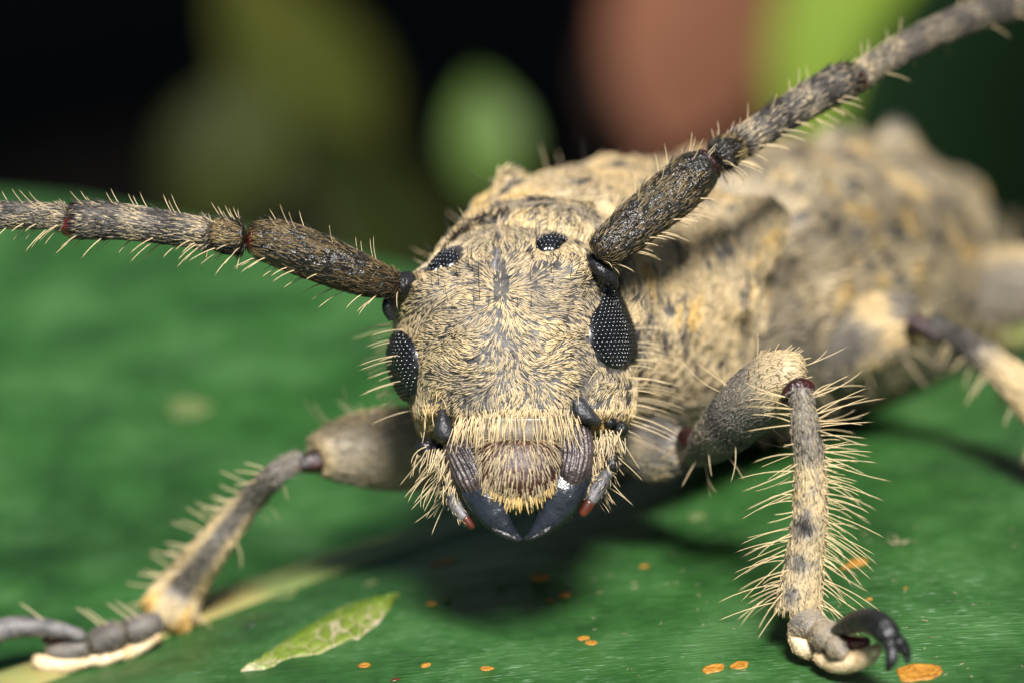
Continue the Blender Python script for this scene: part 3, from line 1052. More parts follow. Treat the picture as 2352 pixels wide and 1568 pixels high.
# ---- mouth: clypeus, labrum, jaws, palps
clyp = loft([(948, 1085, 1320, 0.0, 1.2), (958, 1078, 1322, -0.22, 1.2), (975, 1085, 1310, -0.20, 1.0), (1000, 1098, 1290, -0.22, 0.9), (1018, 1108, 1280, -0.15, 0.9), (1026, 1120, 1270, 0.1, 0.8)], 2.6, 72, 30)
surf_obj('clypeus', clyp, M['clypeus'], head)
lab = loft([(1004, 1120, 1268, 0.1, 0.7), (1012, 1104, 1280, -0.36, 0.6), (1040, 1097, 1284, -0.52, 0.5), (1075, 1097, 1286, -0.60, 0.4), (1105, 1103, 1280, -0.60, 0.3),
            (1128, 1118, 1262, -0.50, 0.2), (1145, 1145, 1238, -0.35, 0.1), (1154, 1180, 1212, -0.2, 0.1)], 2.3, 80, 50)
surf_obj('labrum', lab, M['labrum'], head)


def lab_tone(p, ex):
    return 0.52 + 0.2 * smoothstep(1095, 1150, ex[:, 1]) + 0.12 * (noise(p, 5, 2) - .5)


def lab_keep(p, ex):
    f = np.where(ex[:, 2] > 0.0, 1.0, 0.15)
    bare = g2(ex[:, 0], ex[:, 1], 1205, 1085, 70, 22)
    return f * (1 - 0.6 * bare)


def lab_flow(p, ex):
    return -UP[None] + RX[None] * ((ex[:, 0] - 1190) / 300.0)[:, None]


coat('labrum_fur', lab, 1300, head, 0.42, 0.024, lab_tone, lab_keep, 0.2, lab_flow, 4, 0.12, 0.35)
# golden fringe along the free edge of the labrum
th = rng.uniform(0.02, 0.98, 170)
fu = 1112 + (1272 - 1112) * th
fv = 1150 - 42 * np.abs((th - 0.5) * 2) ** 2.2 - rng.uniform(0, 20, 170)
rt = L(fu, fv, np.full(170, -0.33) + rng.normal(0, .05, 170))
dn = -UP[None] + RX[None] * ((th - 0.5) * 0.7)[:, None] + rng.normal(0, .10, (170, 3))
bristles('golden_fringe', rt, dn, dn + FW * 0.4, rng.uniform(0.16, 0.42, 170), head, 0.045, rng.uniform(0.72, 0.92, 170), 4)
# long pale fringe hanging from the edge of the clypeus
n = 250
fu = rng.uniform(1040, 1330, n)
fv = 962 + 12 * np.abs((fu - 1190) / 140) ** 2 + rng.uniform(-24, 14, n)
rt = L(fu, fv, -0.20 + 0.25 * np.abs((fu - 1190) / 150) ** 2 + rng.normal(0, .05, n))
dn = -UP[None] - FW * 0.42 + RX[None] * ((fu - 1190) / 500)[:, None] + rng.normal(0, .13, (n, 3))
gap = 1 - 0.72 * np.exp(-((fu - 1215) / 50) ** 4)
keep = rng.random(n) < gap
bristles('clypeus_fringe', rt[keep], dn[keep], (dn - UP[None] * 0.4 + FW * 0.5 + rng.normal(0, .15, (n, 3)))[keep], rng.uniform(0.22, 0.95, n)[keep], head, 0.028, rng.uniform(0.52, 0.74, n)[keep], 5)
# hair beside the jaws
for cu0, cu1, v0, v1, lean in ((1018, 1045, 1030, 1120, -0.25), (1330, 1400, 985, 1110, 0.05)):
    n = 300
    t = rng.random(n)
    if lean < 0:
        fu = 1012 + 38 * t + rng.normal(0, 12, n)
        fv = 1030 + 95 * t
    else:
        fu = 1395 - 62 * t + rng.normal(0, 20, n)
        fv = 985 + 135 * t
    rt = L(fu, fv, 0.55 + rng.normal(0, .22, n))
    dn = -UP[None] + RX * lean + rng.normal(0, .22, (n, 3)) - FW * 0.15
    bristles('jaw_side_hair', rt, dn, dn + rng.normal(0, .25, (n, 3)), rng.uniform(0.25, 0.65, n), head, 0.034, rng.uniform(0.46, 0.66, n), 4)


def jaw(base_rows, tip_rows, ribs):
    b = tube(base_rows, 40, 132, round0=0.5, round1=0.2, power=2.0)
    # fluted base: fine ribs run along it
    th = b.extra[:, 1]
    al = b.extra[:, 0]
    b.V = b.V + b.N * (0.016 * np.sin(th * ribs + 5 * noise(b.V, 1.5, 3)) * (0.3 + 1.4 * noise(b.V, 2.5, 4)) * smoothstep(0.0, 0.15, al) * smoothstep(1.0, 0.75, al))[:, None]
    j = surf_obj('mandible', tube(tip_rows, 60, 40, round0=0.3, round1=0.5, power=2.4), M['jaw'], head)
    surf_obj('mandible_base', b, M['jaw_rib'], head)
    return j


jaw([(1046, 1008, 0.5, 36), (1066, 1055, 0.26, 40), (1088, 1105, 0.08, 40), (1110, 1146, 0.08, 20)],
    [(1085, 1080, 0.25, 46, 0.7), (1114, 1136, -0.02, 48, 0.62), (1135, 1180, -0.14, 35, 0.6), (1160, 1209, -0.2, 21, 0.6), (1182, 1229, -0.2, 11, 0.7), (1200, 1240, -0.2, 4, 1)], 22)
jaw([(1316, 975, 0.45, 38), (1322, 1035, 0.24, 40), (1314, 1088, 0.08, 40), (1300, 1134, 0.08, 20)],
    [(1322, 1065, 0.25, 46, 0.7), (1296, 1128, 0.0, 48, 0.62), (1273, 1172, -0.06, 36, 0.6), (1247, 1206, -0.1, 22, 0.6), (1222, 1228, -0.1, 11, 0.7), (1203, 1238, -0.1, 4, 1)], 22)
# bright flat inner faces of the jaws with a keel
surf_obj('jaw_keel', tube([(1078, 1140, 0.1, 6), (1104, 1182, -0.08, 10), (1140, 1216, -0.2, 11), (1176, 1234, -0.26, 8), (1197, 1240, -0.24, 3)], 40, 14), M['black'], head)
surf_obj('jaw_keel', tube([(1336, 1130, 0.1, 7), (1308, 1172, 0.0, 12), (1272, 1204, -0.1, 12), (1234, 1229, -0.16, 8), (1206, 1239, -0.14, 3)], 40, 14), M['black'], head)
# dark plates and knobs where the jaws hinge
surf_obj('hinge_plate', loft([(936, 1010, 1022, 0.4, 1.2), (955, 1002, 1030, 0.14, 1.2), (985, 994, 1042, 0.0, 1.2), (1008, 998, 1050, 0.02, 1.2), (1020, 1010, 1044, 0.3, 1.2)], 2.6, 40, 24), M['plate'], head)
surf_obj('hinge_plate', loft([(896, 1308, 1322, 0.25, 1.0), (918, 1305, 1346, 0.0, 1.0), (948, 1308, 1370, -0.12, 1.0), (968, 1322, 1386, -0.08, 1.0), (979, 1340, 1380, 0.2, 1.0)], 2.6, 40, 24), M['plate'], head)
for u, v, s, r in ((976, 1028, 1.15, 0.27), (1002, 1032, 0.95, 0.16), (1402, 970, 0.72, 0.17), (1426, 986, 1.0, 0.22)):
    V, Q = ball(L(u, v, s), (r, r, r * 0.85))
    make_obj('hinge_knob', V, Q, M['black'], head)
# throat behind the jaws
surf_obj('throat', loft([(1010, 1060, 1340, 1.0, 4.0), (1060, 1070, 1330, 1.1, 4.0), (1120, 1110, 1290, 1.3, 3.6), (1165, 1140, 1260, 1.6, 3.0), (1185, 1170, 1230, 2.0, 2.6)], 2.2, 40, 24), M['cuticle'], head)


def palp(rows_list, tip):
    for k, rows in enumerate(rows_list):
        s = tube(rows, 22, 18)
        surf_obj('palp', s, M['grey'] if k else M['black'], head)
        coat('palp_hair', s, 70, head, 0.2, 0.025, lambda p, ex: np.where(rng.random(len(p)) < .5, 0.1, 0.6), None, 0.5, None, 3, 0.3)
    surf_obj('palp_tip', tube(tip, 16, 16, round1=0.9), M['amber'], head)


palp([[(1385, 1040, 0.7, 13), (1404, 1056, 0.5, 18), (1400, 1080, 0.4, 16)], [(1400, 1078, 0.4, 13), (1378, 1115, 0.25, 18), (1352, 1155, 0.15, 15)]], [(1357, 1148, 0.15, 15), (1345, 1168, 0.12, 13), (1334, 1186, 0.1, 8)])
palp([[(1026, 1085, 0.7, 12), (1028, 1110, 0.5, 17), (1034, 1130, 0.4, 15)], [(1032, 1126, 0.4, 13), (1048, 1162, 0.3, 16), (1070, 1194, 0.2, 13)]], [(1066, 1186, 0.2, 13), (1078, 1202, 0.18, 11), (1088, 1214, 0.16, 7)])
palp([[(1310, 1150, 0.9, 10), (1300, 1175, 0.7, 14), (1285, 1195, 0.6, 13)]], [(1290, 1190, 0.6, 12), (1275, 1208, 0.5, 11), (1262, 1218, 0.5, 6)])
# loose pale hairs round the jaws
n = 60
fu = np.r_[rng.uniform(950, 1050, 34), rng.uniform(1340, 1450, 26)]
fv = np.r_[rng.uniform(1010, 1150, 34), rng.uniform(985, 1130, 26)]
fu[:34] = np.maximum(fu[:34], 950 + (fv[:34] - 1010) * 0.55)
fu[34:] = np.minimum(fu[34:], 1440 - (fv[34:] - 985) * 0.45)
sg = np.sign(fu - 1190)[:, None]
rt = L(fu, fv, rng.uniform(0.7, 1.3, n))
bristles('chin_hairs', rt, RX * sg * 0.7 - UP * 0.7 - FW * 0.2 + rng.normal(0, .25, (n, 3)), RX * sg * 0.5 - UP * 0.9 + rng.normal(0, .3, (n, 3)), rng.uniform(0.4, 1.15, n), head, 0.027, 0.62)

# ---- antennae
def banded(seed, dark, sc=1.2):
    def f(p, ex):
        q = noise(p, sc, seed)
        return np.where(q > dark, 0.60, 0.18) + 0.12 * (noise(p, 5, seed + 1) - 0.5)
    return f


def antenna(segments, pale_side):
    root = None
    for k, (nm, rows, mt, dens, tone, keep) in enumerate(segments):
        s = tube(rows, 70 if nm != 'pedicel' else 40, 36, round0=0.6, round1=0.45)
        o = surf_obj('antenna' if k == 0 else nm, s, mt, beetle if k == 0 else root)
        if k == 0:
            root = o
        if dens:
            coat('fur', s, int(s.area() * dens * 1.7), root, 0.27, 0.026, tone, keep, 0.15, None, 3, 0.2, 0.3, material=M['dark_fur'] if nm in ('scape', 'pedicel') else None)
            # stiff bristles: pale ones below, dark ones above
            p, nr, fl, ex = s.sample(900)
            dn = (nr @ UP)
            low = (dn < -0.5) & (rng.random(900) < 0.09)
            if low.any():
                bristles('pale_bristles', p[low], nr[low] * 0.8 + fl[low] * 0.9, nr[low] * 0.75 + fl[low] * 0.6 - UP * 0.3, rng.uniform(0.35, 0.9, low.sum()), root, 0.028, 0.62, 4)
            hi = (dn > -0.2) & (rng.random(900) < 0.10)
            bristles('dark_bristles', p[hi], nr[hi] * 0.45 + fl[hi] * 0.9, nr[hi] * 0.2 + fl[hi], rng.uniform(0.25, 0.45, hi.sum()), root, 0.024, 0.05, 4)
            up = (dn > 0.6) & (rng.random(900) < 0.05)
            bristles('pale_bristles', p[up], nr[up] * 0.8 + fl[up] * 0.7, nr[up] + fl[up] * 0.5, rng.uniform(0.3, 0.6, up.sum()), root, 0.026, 0.55, 4)
    return root


def scape_keep_l(p, ex):
    a, th = ex[:, 0], ex[:, 1]
    z = (p - P(740, 605, 0.5)) @ UP
    bare = np.exp(-((z + 0.02) / 0.23) ** 2) * smoothstep(0.15, 0.3, a) * 0.85
    return np.clip(1 - bare, 0, 1) * np.where(noise(p, 3, 77) > 0.6, 0.5, 1)


def scape_tone_l(p, ex):
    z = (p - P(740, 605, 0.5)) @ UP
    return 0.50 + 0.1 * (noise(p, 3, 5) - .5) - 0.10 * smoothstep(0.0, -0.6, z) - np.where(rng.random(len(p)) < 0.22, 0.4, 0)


def scape_keep_r(p, ex):
    return (1 - smoothstep(0.76, 0.84, ex[:, 0])) * np.where(noise(p, 2.6, 78) > 0.55, 0.30, 0.8)


def scape_tone_r(p, ex):
    return 0.50 - np.where(rng.random(len(p)) < 0.35, 0.36, 0) + 0.14 * (noise(p, 3, 6) - .5)


def seg3_tone(p, ex):
    a = ex[:, 0]
    pale = np.exp(-((a - 0.10) / 0.08) ** 2) + 0.8 * np.exp(-((a - 0.52) / 0.10) ** 2) + 0.25 * np.exp(-((a - 0.80) / 0.06) ** 2)
    t = 0.10 + 0.54 * np.clip(pale, 0, 1)
    return np.where(rng.random(len(p)) < 0.22, 0.52, t) - np.where(rng.random(len(p)) < 0.15, 0.3, 0)


def seg4_tone(p, ex):
    a = ex[:, 0]
    return 0.42 + 0.18 * np.exp(-((a - 0.06) / 0.12) ** 2) - 0.16 * (noise(p, 2, 15) > 0.5)


antenna([('scape', [(912, 654, 1.1, 24), (890, 650, 0.95, 34), (850, 638, 0.75, 44), (790, 616, 0.5, 51), (720, 588, 0.3, 55), (650, 562, 0.2, 54), (605, 553, 0.15, 47), (578, 553, 0.15, 36)], M['pitted'], 260, scape_tone_l, scape_keep_l),
         ('joint', [(592, 551, 0.15, 41), (580, 550, 0.15, 40), (566, 548, 0.15, 30)], M['red'], 0, None, None),
         ('pedicel', [(568, 546, 0.15, 26), (555, 546, 0.15, 36), (528, 544, 0.1, 39), (505, 540, 0.1, 36), (488, 537, 0.1, 28)], M['pitted'], 230, banded(81, 0.5, 2), None),
         ('flagellum_segment', [(492, 537, 0.1, 26), (470, 536, 0.1, 34), (400, 526, 0.0, 37), (310, 513, 0.0, 40), (230, 507, 0.0, 43), (180, 506, 0.0, 42), (158, 506, 0.0, 33)], M['cuticle'], 260, seg3_tone, None),
         ('joint', [(176, 518, -0.02, 31), (160, 516, -0.02, 30), (146, 510, 0, 22)], M['red'], 0, None, None),
         ('flagellum_segment', [(160, 500, 0.0, 24), (130, 498, 0.0, 28), (60, 495, 0.1, 30), (-60, 492, 0.3, 31), (-220, 480, 0.8, 32)], M['cuticle'], 260, seg4_tone, None)], -1)
antenna([('scape', [(1368, 592, 0.9, 28), (1388, 574, 0.9, 42), (1430, 540, 1.0, 50), (1490, 490, 1.2, 55), (1550, 440, 1.5, 58), (1595, 402, 1.8, 55), (1625, 376, 2.0, 42)], M['pitted'], 230, scape_tone_r, scape_keep_r),
         ('joint', [(1612, 392, 1.85, 48), (1626, 378, 1.95, 42), (1642, 366, 2.0, 24)], M['knee'], 0, None, None),
         ('pedicel', [(1636, 366, 2.0, 22), (1652, 358, 2.1, 34), (1676, 346, 2.3, 37), (1698, 336, 2.5, 30)], M['pitted'], 200, banded(85, 0.62, 2), None),
         ('flagellum_segment', [(1690, 342, 2.5, 26), (1706, 328, 2.6, 35), (1780, 278, 3.0, 38), (1870, 222, 3.6, 41), (1930, 190, 4.0, 44), (1962, 178, 4.3, 34)], M['cuticle'], 220, lambda p, ex: seg3_tone(p, ex) - 0.06, None),
         ('joint', [(1952, 192, 4.15, 33), (1966, 184, 4.3, 31), (1978, 178, 4.4, 20)], M['red'], 0, None, None),
         ('flagellum_segment', [(1962, 180, 4.3, 26), (1990, 163, 4.6, 31), (2060, 118, 5.4, 33), (2160, 68, 6.8, 35), (2270, 26, 8.2, 37), (2360, 0, 9.5, 37), (2480, -34, 11.5, 36)], M['cuticle'], 200, lambda p, ex: seg4_tone(p, ex) - 0.03, None)], 1)

# ---- trunk: prothorax, abdomen, wing cases
AX_UP = np.array((0.0, 0.0, 1.0))


def trunk(rows, n, seg, keep_angle=None, power=2.0):
    """rows: (u, v, depth, half width mm, half height mm)."""
    W = np.array([list(P(r[0], r[1], r[2])) + [r[3], r[4] / r[3]] for r in rows])
    return tube_w(W, n, seg, 0.35, 0.5, UP, power)


PRO = [(1205, 765, 2.9, 2.15, 2.35), (1222, 735, 3.6, 2.75, 2.78), (1262, 715, 4.8, 3.15, 3.05), (1320, 700, 6.3, 3.6, 3.28), (1385, 690, 7.9, 3.85, 3.42), (1445, 682, 9.4, 3.75, 3.46), (1500, 672, 10.8, 3.5, 3.4), (1550, 664, 12.0, 3.5, 3.35)]
pro_s = trunk(PRO, 110, 140)
al, th = pro_s.extra[:, 0], pro_s.extra[:, 1]
rel = pro_s.V
dispn = np.zeros(len(rel))
for tgt, amp, sg in ((P(1768, 515, 7.0), 1.25, 0.85), (P(1172, 452, 6.0), 0.42, 0.42), (P(1645, 600, 6.0), 0.30, 0.55), (P(1655, 690, 6.2), 0.28, 0.5), (P(1400, 350, 8.0), 0.2, 0.8)):
    k = np.argmin(np.linalg.norm(rel - tgt, axis=1))
    dispn += amp * np.exp(-(np.linalg.norm(rel - rel[k], axis=1) / sg) ** 2)
dispn += 0.22 * (noise(rel, 0.9, 51) - 0.5) + 0.12 * (noise(rel, 2.2, 52) - 0.5)
dispn -= 0.16 * np.exp(-((al - 0.2) / 0.03) ** 2) + 0.6 * np.exp(-((al - 0.88) / 0.05) ** 2)
pro_s = Surf(rel + pro_s.N * dispn[:, None], pro_s.Q, pro_s.flow, pro_s.extra)


def pro_tone(p, ex):
    q = noise(p, 3.3, 61)
    t = 0.61 + 0.22 * (noise(p, 1.5, 62) - 0.5) + 0.22 * smoothstep(0.66, 0.78, noise(p, 0.9, 63))
    t = t - 0.40 * smoothstep(0.34, 0.24, q)
    t = t + 0.38 * np.exp(-(np.linalg.norm(p - P(1168, 478, 4.4), axis=1) / 0.5) ** 2)
    t = np.where((ex[:, 0] < 0.13) & (ex[:, 0] > 0.085), t - 0.2, t)
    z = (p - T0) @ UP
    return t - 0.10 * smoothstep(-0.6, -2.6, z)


def pro_keep(p, ex):
    return np.where(noise(p, 3.4, 64) < 0.26, 0.25, 1.0)


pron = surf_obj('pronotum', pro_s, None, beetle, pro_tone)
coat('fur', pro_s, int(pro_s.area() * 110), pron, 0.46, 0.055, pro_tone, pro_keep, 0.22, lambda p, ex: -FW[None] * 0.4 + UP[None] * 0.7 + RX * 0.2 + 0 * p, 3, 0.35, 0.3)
p, nr, fl, ex = pro_s.sample(3000)
m = (rng.random(3000) < 0.05) & (nr @ FW < 0.3)
bristles('long_hairs', p[m], nr[m] * 0.9 - UP * 0.1, nr[m] * 0.7 + UP * 0.2, rng.uniform(0.5, 1.0, m.sum()), pron, 0.028, np.where(rng.random(m.sum()) < .4, 0.08, 0.55), 4)

ABD = [(1240, 850, 5.0, 2.1, 2.0), (1400, 830, 8.0, 3.0, 2.6), (1560, 760, 11.5, 3.7, 3.0), (1690, 735, 15, 4.1, 3.2), (1860, 715, 20, 4.3, 3.3), (1990, 700, 25, 3.7, 3.0), (2110, 690, 31, 2.4, 2.2), (2230, 690, 37.5, 1.0, 0.9)]
abd_s = trunk(ABD, 90, 80)
abdo = surf_obj('abdomen', abd_s, M['body_skin'], beetle)
coat('fur', abd_s, int(abd_s.area() * 28), abdo, 0.75, 0.08, lambda p, ex: 0.42 + 0.25 * (noise(p, 0.8, 71) - .5), None, 0.25, None, 2, 0.3)

ELY = [(1540, 668, 11.3, 3.75, 3.05), (1585, 660, 12.4, 4.35, 3.35), (1660, 650, 14.4, 4.65, 3.55), (1760, 642, 17, 4.75, 3.75), (1870, 640, 20.5, 4.75, 3.85), (1975, 640, 24, 4.25, 3.9), (2055, 640, 27.5, 3.5, 3.6), (2120, 645, 31, 2.7, 2.75), (2185, 655, 35, 1.9, 1.6), (2240, 668, 39, 0.9, 0.6)]
ely_full = trunk(ELY, 100, 160, power=2.0)


def elytron(sgn):
    nr_, sg_ = 100, 160
    th = np.linspace(0, 2 * np.pi, sg_, endpoint=False)
    V = ely_full.V.reshape(nr_, sg_, 3)
    N = ely_full.N.reshape(nr_, sg_, 3)
    C = V.mean(1)
    lift = (V - C[:, None]) @ UP
    ax = unit(np.gradient(C, axis=0))
    sidev = unit(np.cross(ax, np.repeat(UP[None], nr_, 0)))
    lat = ((V - C[:, None]) * sidev[:, None]).sum(-1)
    # columns from the suture on top out and down past the widest line
    top = np.argmax(lift[nr_ // 2])
    step = 1 if lat[nr_ // 2, (top + 3) % sg_] * sgn > 0 else -1
    colsel = [(top + step * k) % sg_ for k in range(0, 52)]
    Vo = V[:, colsel] + sidev[:, None] * 0.012 * sgn
    No = N[:, colsel]
    k = len(colsel)
    f = np.repeat(ax, k, 0)
    pts = Vo.reshape(-1, 3)
    dd = 0.30 * (noise(pts, 0.55, 91) - 0.5) + 0.16 * (noise(pts, 1.8, 92) - 0.5)
    edge = np.tile(np.minimum(np.arange(k) / 3.0, 1), nr_) * np.tile(np.minimum((k - 1 - np.arange(k)) / 3.0, 1), nr_)
    for tgt, amp, sg in ((P(2045, 350, 25.0), 0.85, 0.8), (P(1905, 345, 20.0), 0.5, 0.6), (P(1790, 500, 13.0), 0.35, 0.8), (P(2180, 470, 27.0), 0.4, 0.9), (P(2060, 530, 20.0), 0.25, 0.5), (P(1930, 460, 18.0), 0.25, 0.45)):
        j = np.argmin(np.linalg.norm(pts - tgt, axis=1))
        dd += amp * np.exp(-(np.linalg.norm(pts - pts[j], axis=1) / sg) ** 2)
    outer = pts + No.reshape(-1, 3) * (dd * edge)[:, None]
    inner = pts - No.reshape(-1, 3) * 0.22
    Q = grid_faces(nr_, k, False)
    s = Surf(outer, Q, f)
    if (s.N * No.reshape(-1, 3)).sum(1).mean() < 0:
        Q = Q[:, ::-1].copy()
        s = Surf(outer, Q, f)
    n = len(outer)
    e = [(i * k, (i + 1) * k) for i in range(nr_ - 1)] + [((i + 1) * k + k - 1, i * k + k - 1) for i in range(nr_ - 1)] + [(i + 1, i) for i in range(k - 1)] + [((nr_ - 1) * k + i, (nr_ - 1) * k + i + 1) for i in range(k - 1)]
    QQ = np.vstack([Q, Q[:, ::-1] + n, np.array([(a, b, b + n, a + n) for a, b in e])])
    s.extra = np.zeros((len(outer), 2))

    def tone(p, ex):
        q = noise(p, 1.15, 95)
        t = 0.50 + 0.18 * (noise(p, 1.6, 96) - .5)
        t = t + 0.32 * smoothstep(0.66, 0.73, q)
        return t - 0.28 * smoothstep(0.36, 0.26, noise(p, 2.3, 97))
    tv = tone(outer, None)
    o = make_obj('elytron', np.vstack([outer, inner]), QQ, M['pelt'], beetle, True, {'tone': np.r_[tv, tv * 0 + 0.1]})
    coat('fur', s, int(s.area() * 42), o, 0.6, 0.085, tone, None, 0.18, None, 2, 0.25, 0.25)
    return o


elytron(1)
elytron(-1)


# ---- legs
def leg_coat(s, n, parent, tone, length=0.3, width=0.035, keep=None, tilt=0.18):
    return coat('fur', s, n, parent, length, width, tone, keep, tilt, None, 3, 0.2, 0.3)


def ruff(s, n, parent, side_bias, lmin, lmax, width, tone, bend=-0.45, fan=None, name='bristles', along=0.25):
    """Long hairs standing out to both sides of a limb, tips drooping."""
    p, nr, fl, ex = s.sample(n)
    m = rng.random(n) < side_bias(nr, ex)
    p, nr, fl = p[m], nr[m], fl[m]
    al = along if fan is None else fan(ex[m])[:, None]
    d0 = nr + fl * al + rng.normal(0, .22, nr.shape)
    d1 = nr * 0.75 + fl * al + UP * bend + rng.normal(0, .18, nr.shape)
    bristles(name, p, d0, d1, rng.uniform(lmin, lmax, len(p)), parent, width, tone, 6)


# fore leg on the open side (right in the picture)
femur_r = tube([(1560, 1030, 5.0, 34), (1610, 1030, 3.8, 40), (1665, 985, 2.4, 62), (1732, 918, 1.2, 72), (1785, 876, 0.55, 68), (1825, 862, 0.25, 54), (1848, 862, 0.2, 36)], 60, 40)


def fem_tone(p, ex):
    a = ex[:, 0]
    t = 0.33 + 0.14 * (noise(p, 1.5, 101) - .5) + 0.30 * smoothstep(0.78, 0.92, a) + 0.05 * smoothstep(0.3, 0.1, a)
    return t - 0.14 * np.exp(-((a - 0.56) / 0.05) ** 2)


leg_r = surf_obj('leg', femur_r, None, beetle, fem_tone)
leg_coat(femur_r, int(femur_r.area() * 190), leg_r, fem_tone, 0.24, 0.034)
ruff(femur_r, 900, leg_r, lambda nr, ex: np.where((nr @ UP > 0.35) & (ex[:, 0] > 0.5), 0.07, np.where((nr @ UP < -0.5), 0.03, 0.0)), 0.5, 1.35, 0.028, 0.58, 0.2)
coxa_s = tube([(1440, 1010, 6.0, 80), (1510, 1035, 5.2, 74), (1575, 1032, 4.4, 40)], 30, 26)
coxa_tone = lambda p, ex: 0.26 + 0.5 * (noise(p, 1.4, 131) - 0.5)
surf_obj('coxa', coxa_s, None, leg_r, coxa_tone)
coat('fur', coxa_s, int(coxa_s.area() * 110), leg_r, 0.3, 0.04, lambda p, ex: coxa_tone(p, ex) + 0.08, None, 0.25, None, 2, 0.3)
surf_obj('trochanter', tube([(1568, 1000, 4.1, 24), (1590, 1012, 3.8, 28), (1610, 1030, 3.5, 24)], 20, 18), M['knee'], leg_r)
surf_obj('knee', tube([(1808, 935, -0.30, 11), (1811, 908, -0.32, 18), (1830, 890, -0.34, 21), (1854, 888, -0.30, 17), (1864, 898, -0.2, 10)], 24, 20), M['knee'], leg_r)
ruff(femur_r, 2600, leg_r, lambda nr, ex: np.where((ex[:, 0] > 0.84) & (ex[:, 0] < 0.97), 0.22, 0.0), 0.16, 0.32, 0.030, 0.64, 0.0, name='rim_hairs', along=1.2)
tib_r = tube([(1838, 890, -0.55, 20), (1841, 915, -0.62, 25), (1849, 980, -0.6, 33), (1860, 1080, -0.5, 37), (1860, 1190, -0.4, 41), (1848, 1290, -0.3, 45), (1838, 1360, -0.25, 51), (1834, 1398, -0.2, 54), (1832, 1410, -0.2, 50)], 80, 36, round1=0.25)


def tib_tone(p, ex):
    a = ex[:, 0]
    t = 0.36 + 0.27 * smoothstep(0.26, 0.38, a)
    x = (p - P(1850, 1200, -0.4)) @ RX
    dark = np.exp(-((a - 0.60) / 0.055) ** 2) * np.exp(-((x + 0.05) / 0.3) ** 2) + np.exp(-((a - 0.76) / 0.04) ** 2) * np.exp(-((x + 0.15) / 0.25) ** 2) + 0.9 * np.exp(-((a - 0.90) / 0.05) ** 2) * np.exp(-((x + 0.36) / 0.16) ** 2)
    t = t - 0.42 * np.clip(dark, 0, 1) - 0.2 * smoothstep(0.70, 0.76, noise(p, 4.5, 103)) * (a < 0.9)
    return np.where(rng.random(len(a)) < 0.05, 0.08, t)


surf_obj('tibia', tib_r, None, leg_r, tib_tone)
leg_coat(tib_r, int(tib_r.area() * 300), leg_r, tib_tone, 0.27, 0.034)
ruff(tib_r, 2600, leg_r, lambda nr, ex: np.where((np.abs(nr @ RX) > 0.72) & (ex[:, 0] > 0.04) & (ex[:, 0] < 0.97), np.where(nr @ RX > 0, 0.22, 0.11), 0.0), 0.25, 1.75, 0.027, 0.68, -0.16, fan=lambda ex: -0.15 + 0.75 * ex[:, 0])


def foot(parts, leg, group_tone=0.5):
    for nm, rows, mt, dens in parts:
        s = tube(rows, 30, 22, round0=0.7, round1=0.7)
        if nm == 'tarsus_segment':
            surf_obj(nm, s, None, leg, lambda p, ex: group_tone - 0.16 + 0.3 * (noise(p, 3.0, 7) - 0.5))
        else:
            surf_obj(nm, s, mt, leg)
        if dens:
            tn = 0.62 if nm == 'foot_pad' else group_tone
            coat('fur', s, int(s.area() * dens * 1.8), leg, 0.15, 0.024, tn, None, 0.3, None, 2, 0.3)


def on_leaf(u, v, lift):
    """Depth at which a point seen at (u, v) sits lift mm above the leaf."""
    lo, hi = -14.0, 14.0
    for _ in range(30):
        mid = (lo + hi) / 2
        p = P(u, v, mid)
        if p[2] > leaf_z_fast(p[0], p[1]) + lift:
            lo = mid
        else:
            hi = mid
    return mid


sA = on_leaf(1870, 1490, 0.1)
sB = on_leaf(1925, 1520, 0.1)
print('right foot depth', sA, sB, 'left', on_leaf(250, 1500, 0.1), on_leaf(100, 1520, .1))
foot([('tarsus_joint', [(1812, 1418, -0.1, 14), (1838, 1408, -0.35, 22), (1868, 1396, -0.4, 16)], M['red'], 0),
      ('tarsus_segment', [(1834, 1418, -0.3, 26), (1848, 1430, -0.5, 42), (1862, 1446, -0.7, 42), (1866, 1462, -0.7, 28)], M['grey'], 260),
      ('foot_pad', [(1826, 1440, -0.5, 14), (1832, 1464, -0.6, 22), (1850, 1486, -0.75, 25), (1876, 1494, -0.95, 16)], M['pad'], 200),
      ('tarsus_joint', [(1858, 1468, -1.0, 8), (1874, 1462, -1.1, 18), (1888, 1450, -1.12, 9)], M['red'], 0),
      ('tarsus_segment', [(1878, 1452, -0.9, 24), (1896, 1458, -1.25, 36), (1910, 1474, -1.5, 33), (1914, 1490, -1.5, 18)], M['grey'], 260),
      ('foot_pad', [(1874, 1500, -1.1, 12), (1898, 1516, -1.4, 20), (1938, 1522, -1.8, 24), (1988, 1508, -2.3, 22), (2020, 1484, -2.6, 11)], M['pad'], 200),
      ('tarsus_segment', [(1905, 1470, -1.7, 14), (1920, 1484, -1.9, 24), (1935, 1498, -2.0, 20), (1950, 1506, -2.1, 10)], M['grey'], 260),
      ('tarsus_joint', [(1930, 1468, -1.6, 14), (1960, 1475, -1.9, 18), (1995, 1475, -2.3, 14)], M['red'], 0),
      ('claw_segment', [(1916, 1452, -1.6, 13), (1948, 1434, -2.2, 22), (1985, 1424, -2.8, 29), (2018, 1434, -3.3, 32), (2040, 1458, -3.6, 30), (2046, 1480, -3.7, 20)], M['black'], 0),
      ('claw', [(2038, 1468, -3.7, 19), (2048, 1492, -3.9, 17), (2047, 1516, -4.0, 14), (2036, 1542, -4.0, 5)], M['black'], 0),
      ('claw', [(2046, 1458, -3.5, 17), (2068, 1475, -3.5, 15), (2081, 1498, -3.5, 12), (2086, 1524, -3.5, 4)], M['black'], 0)], leg_r)

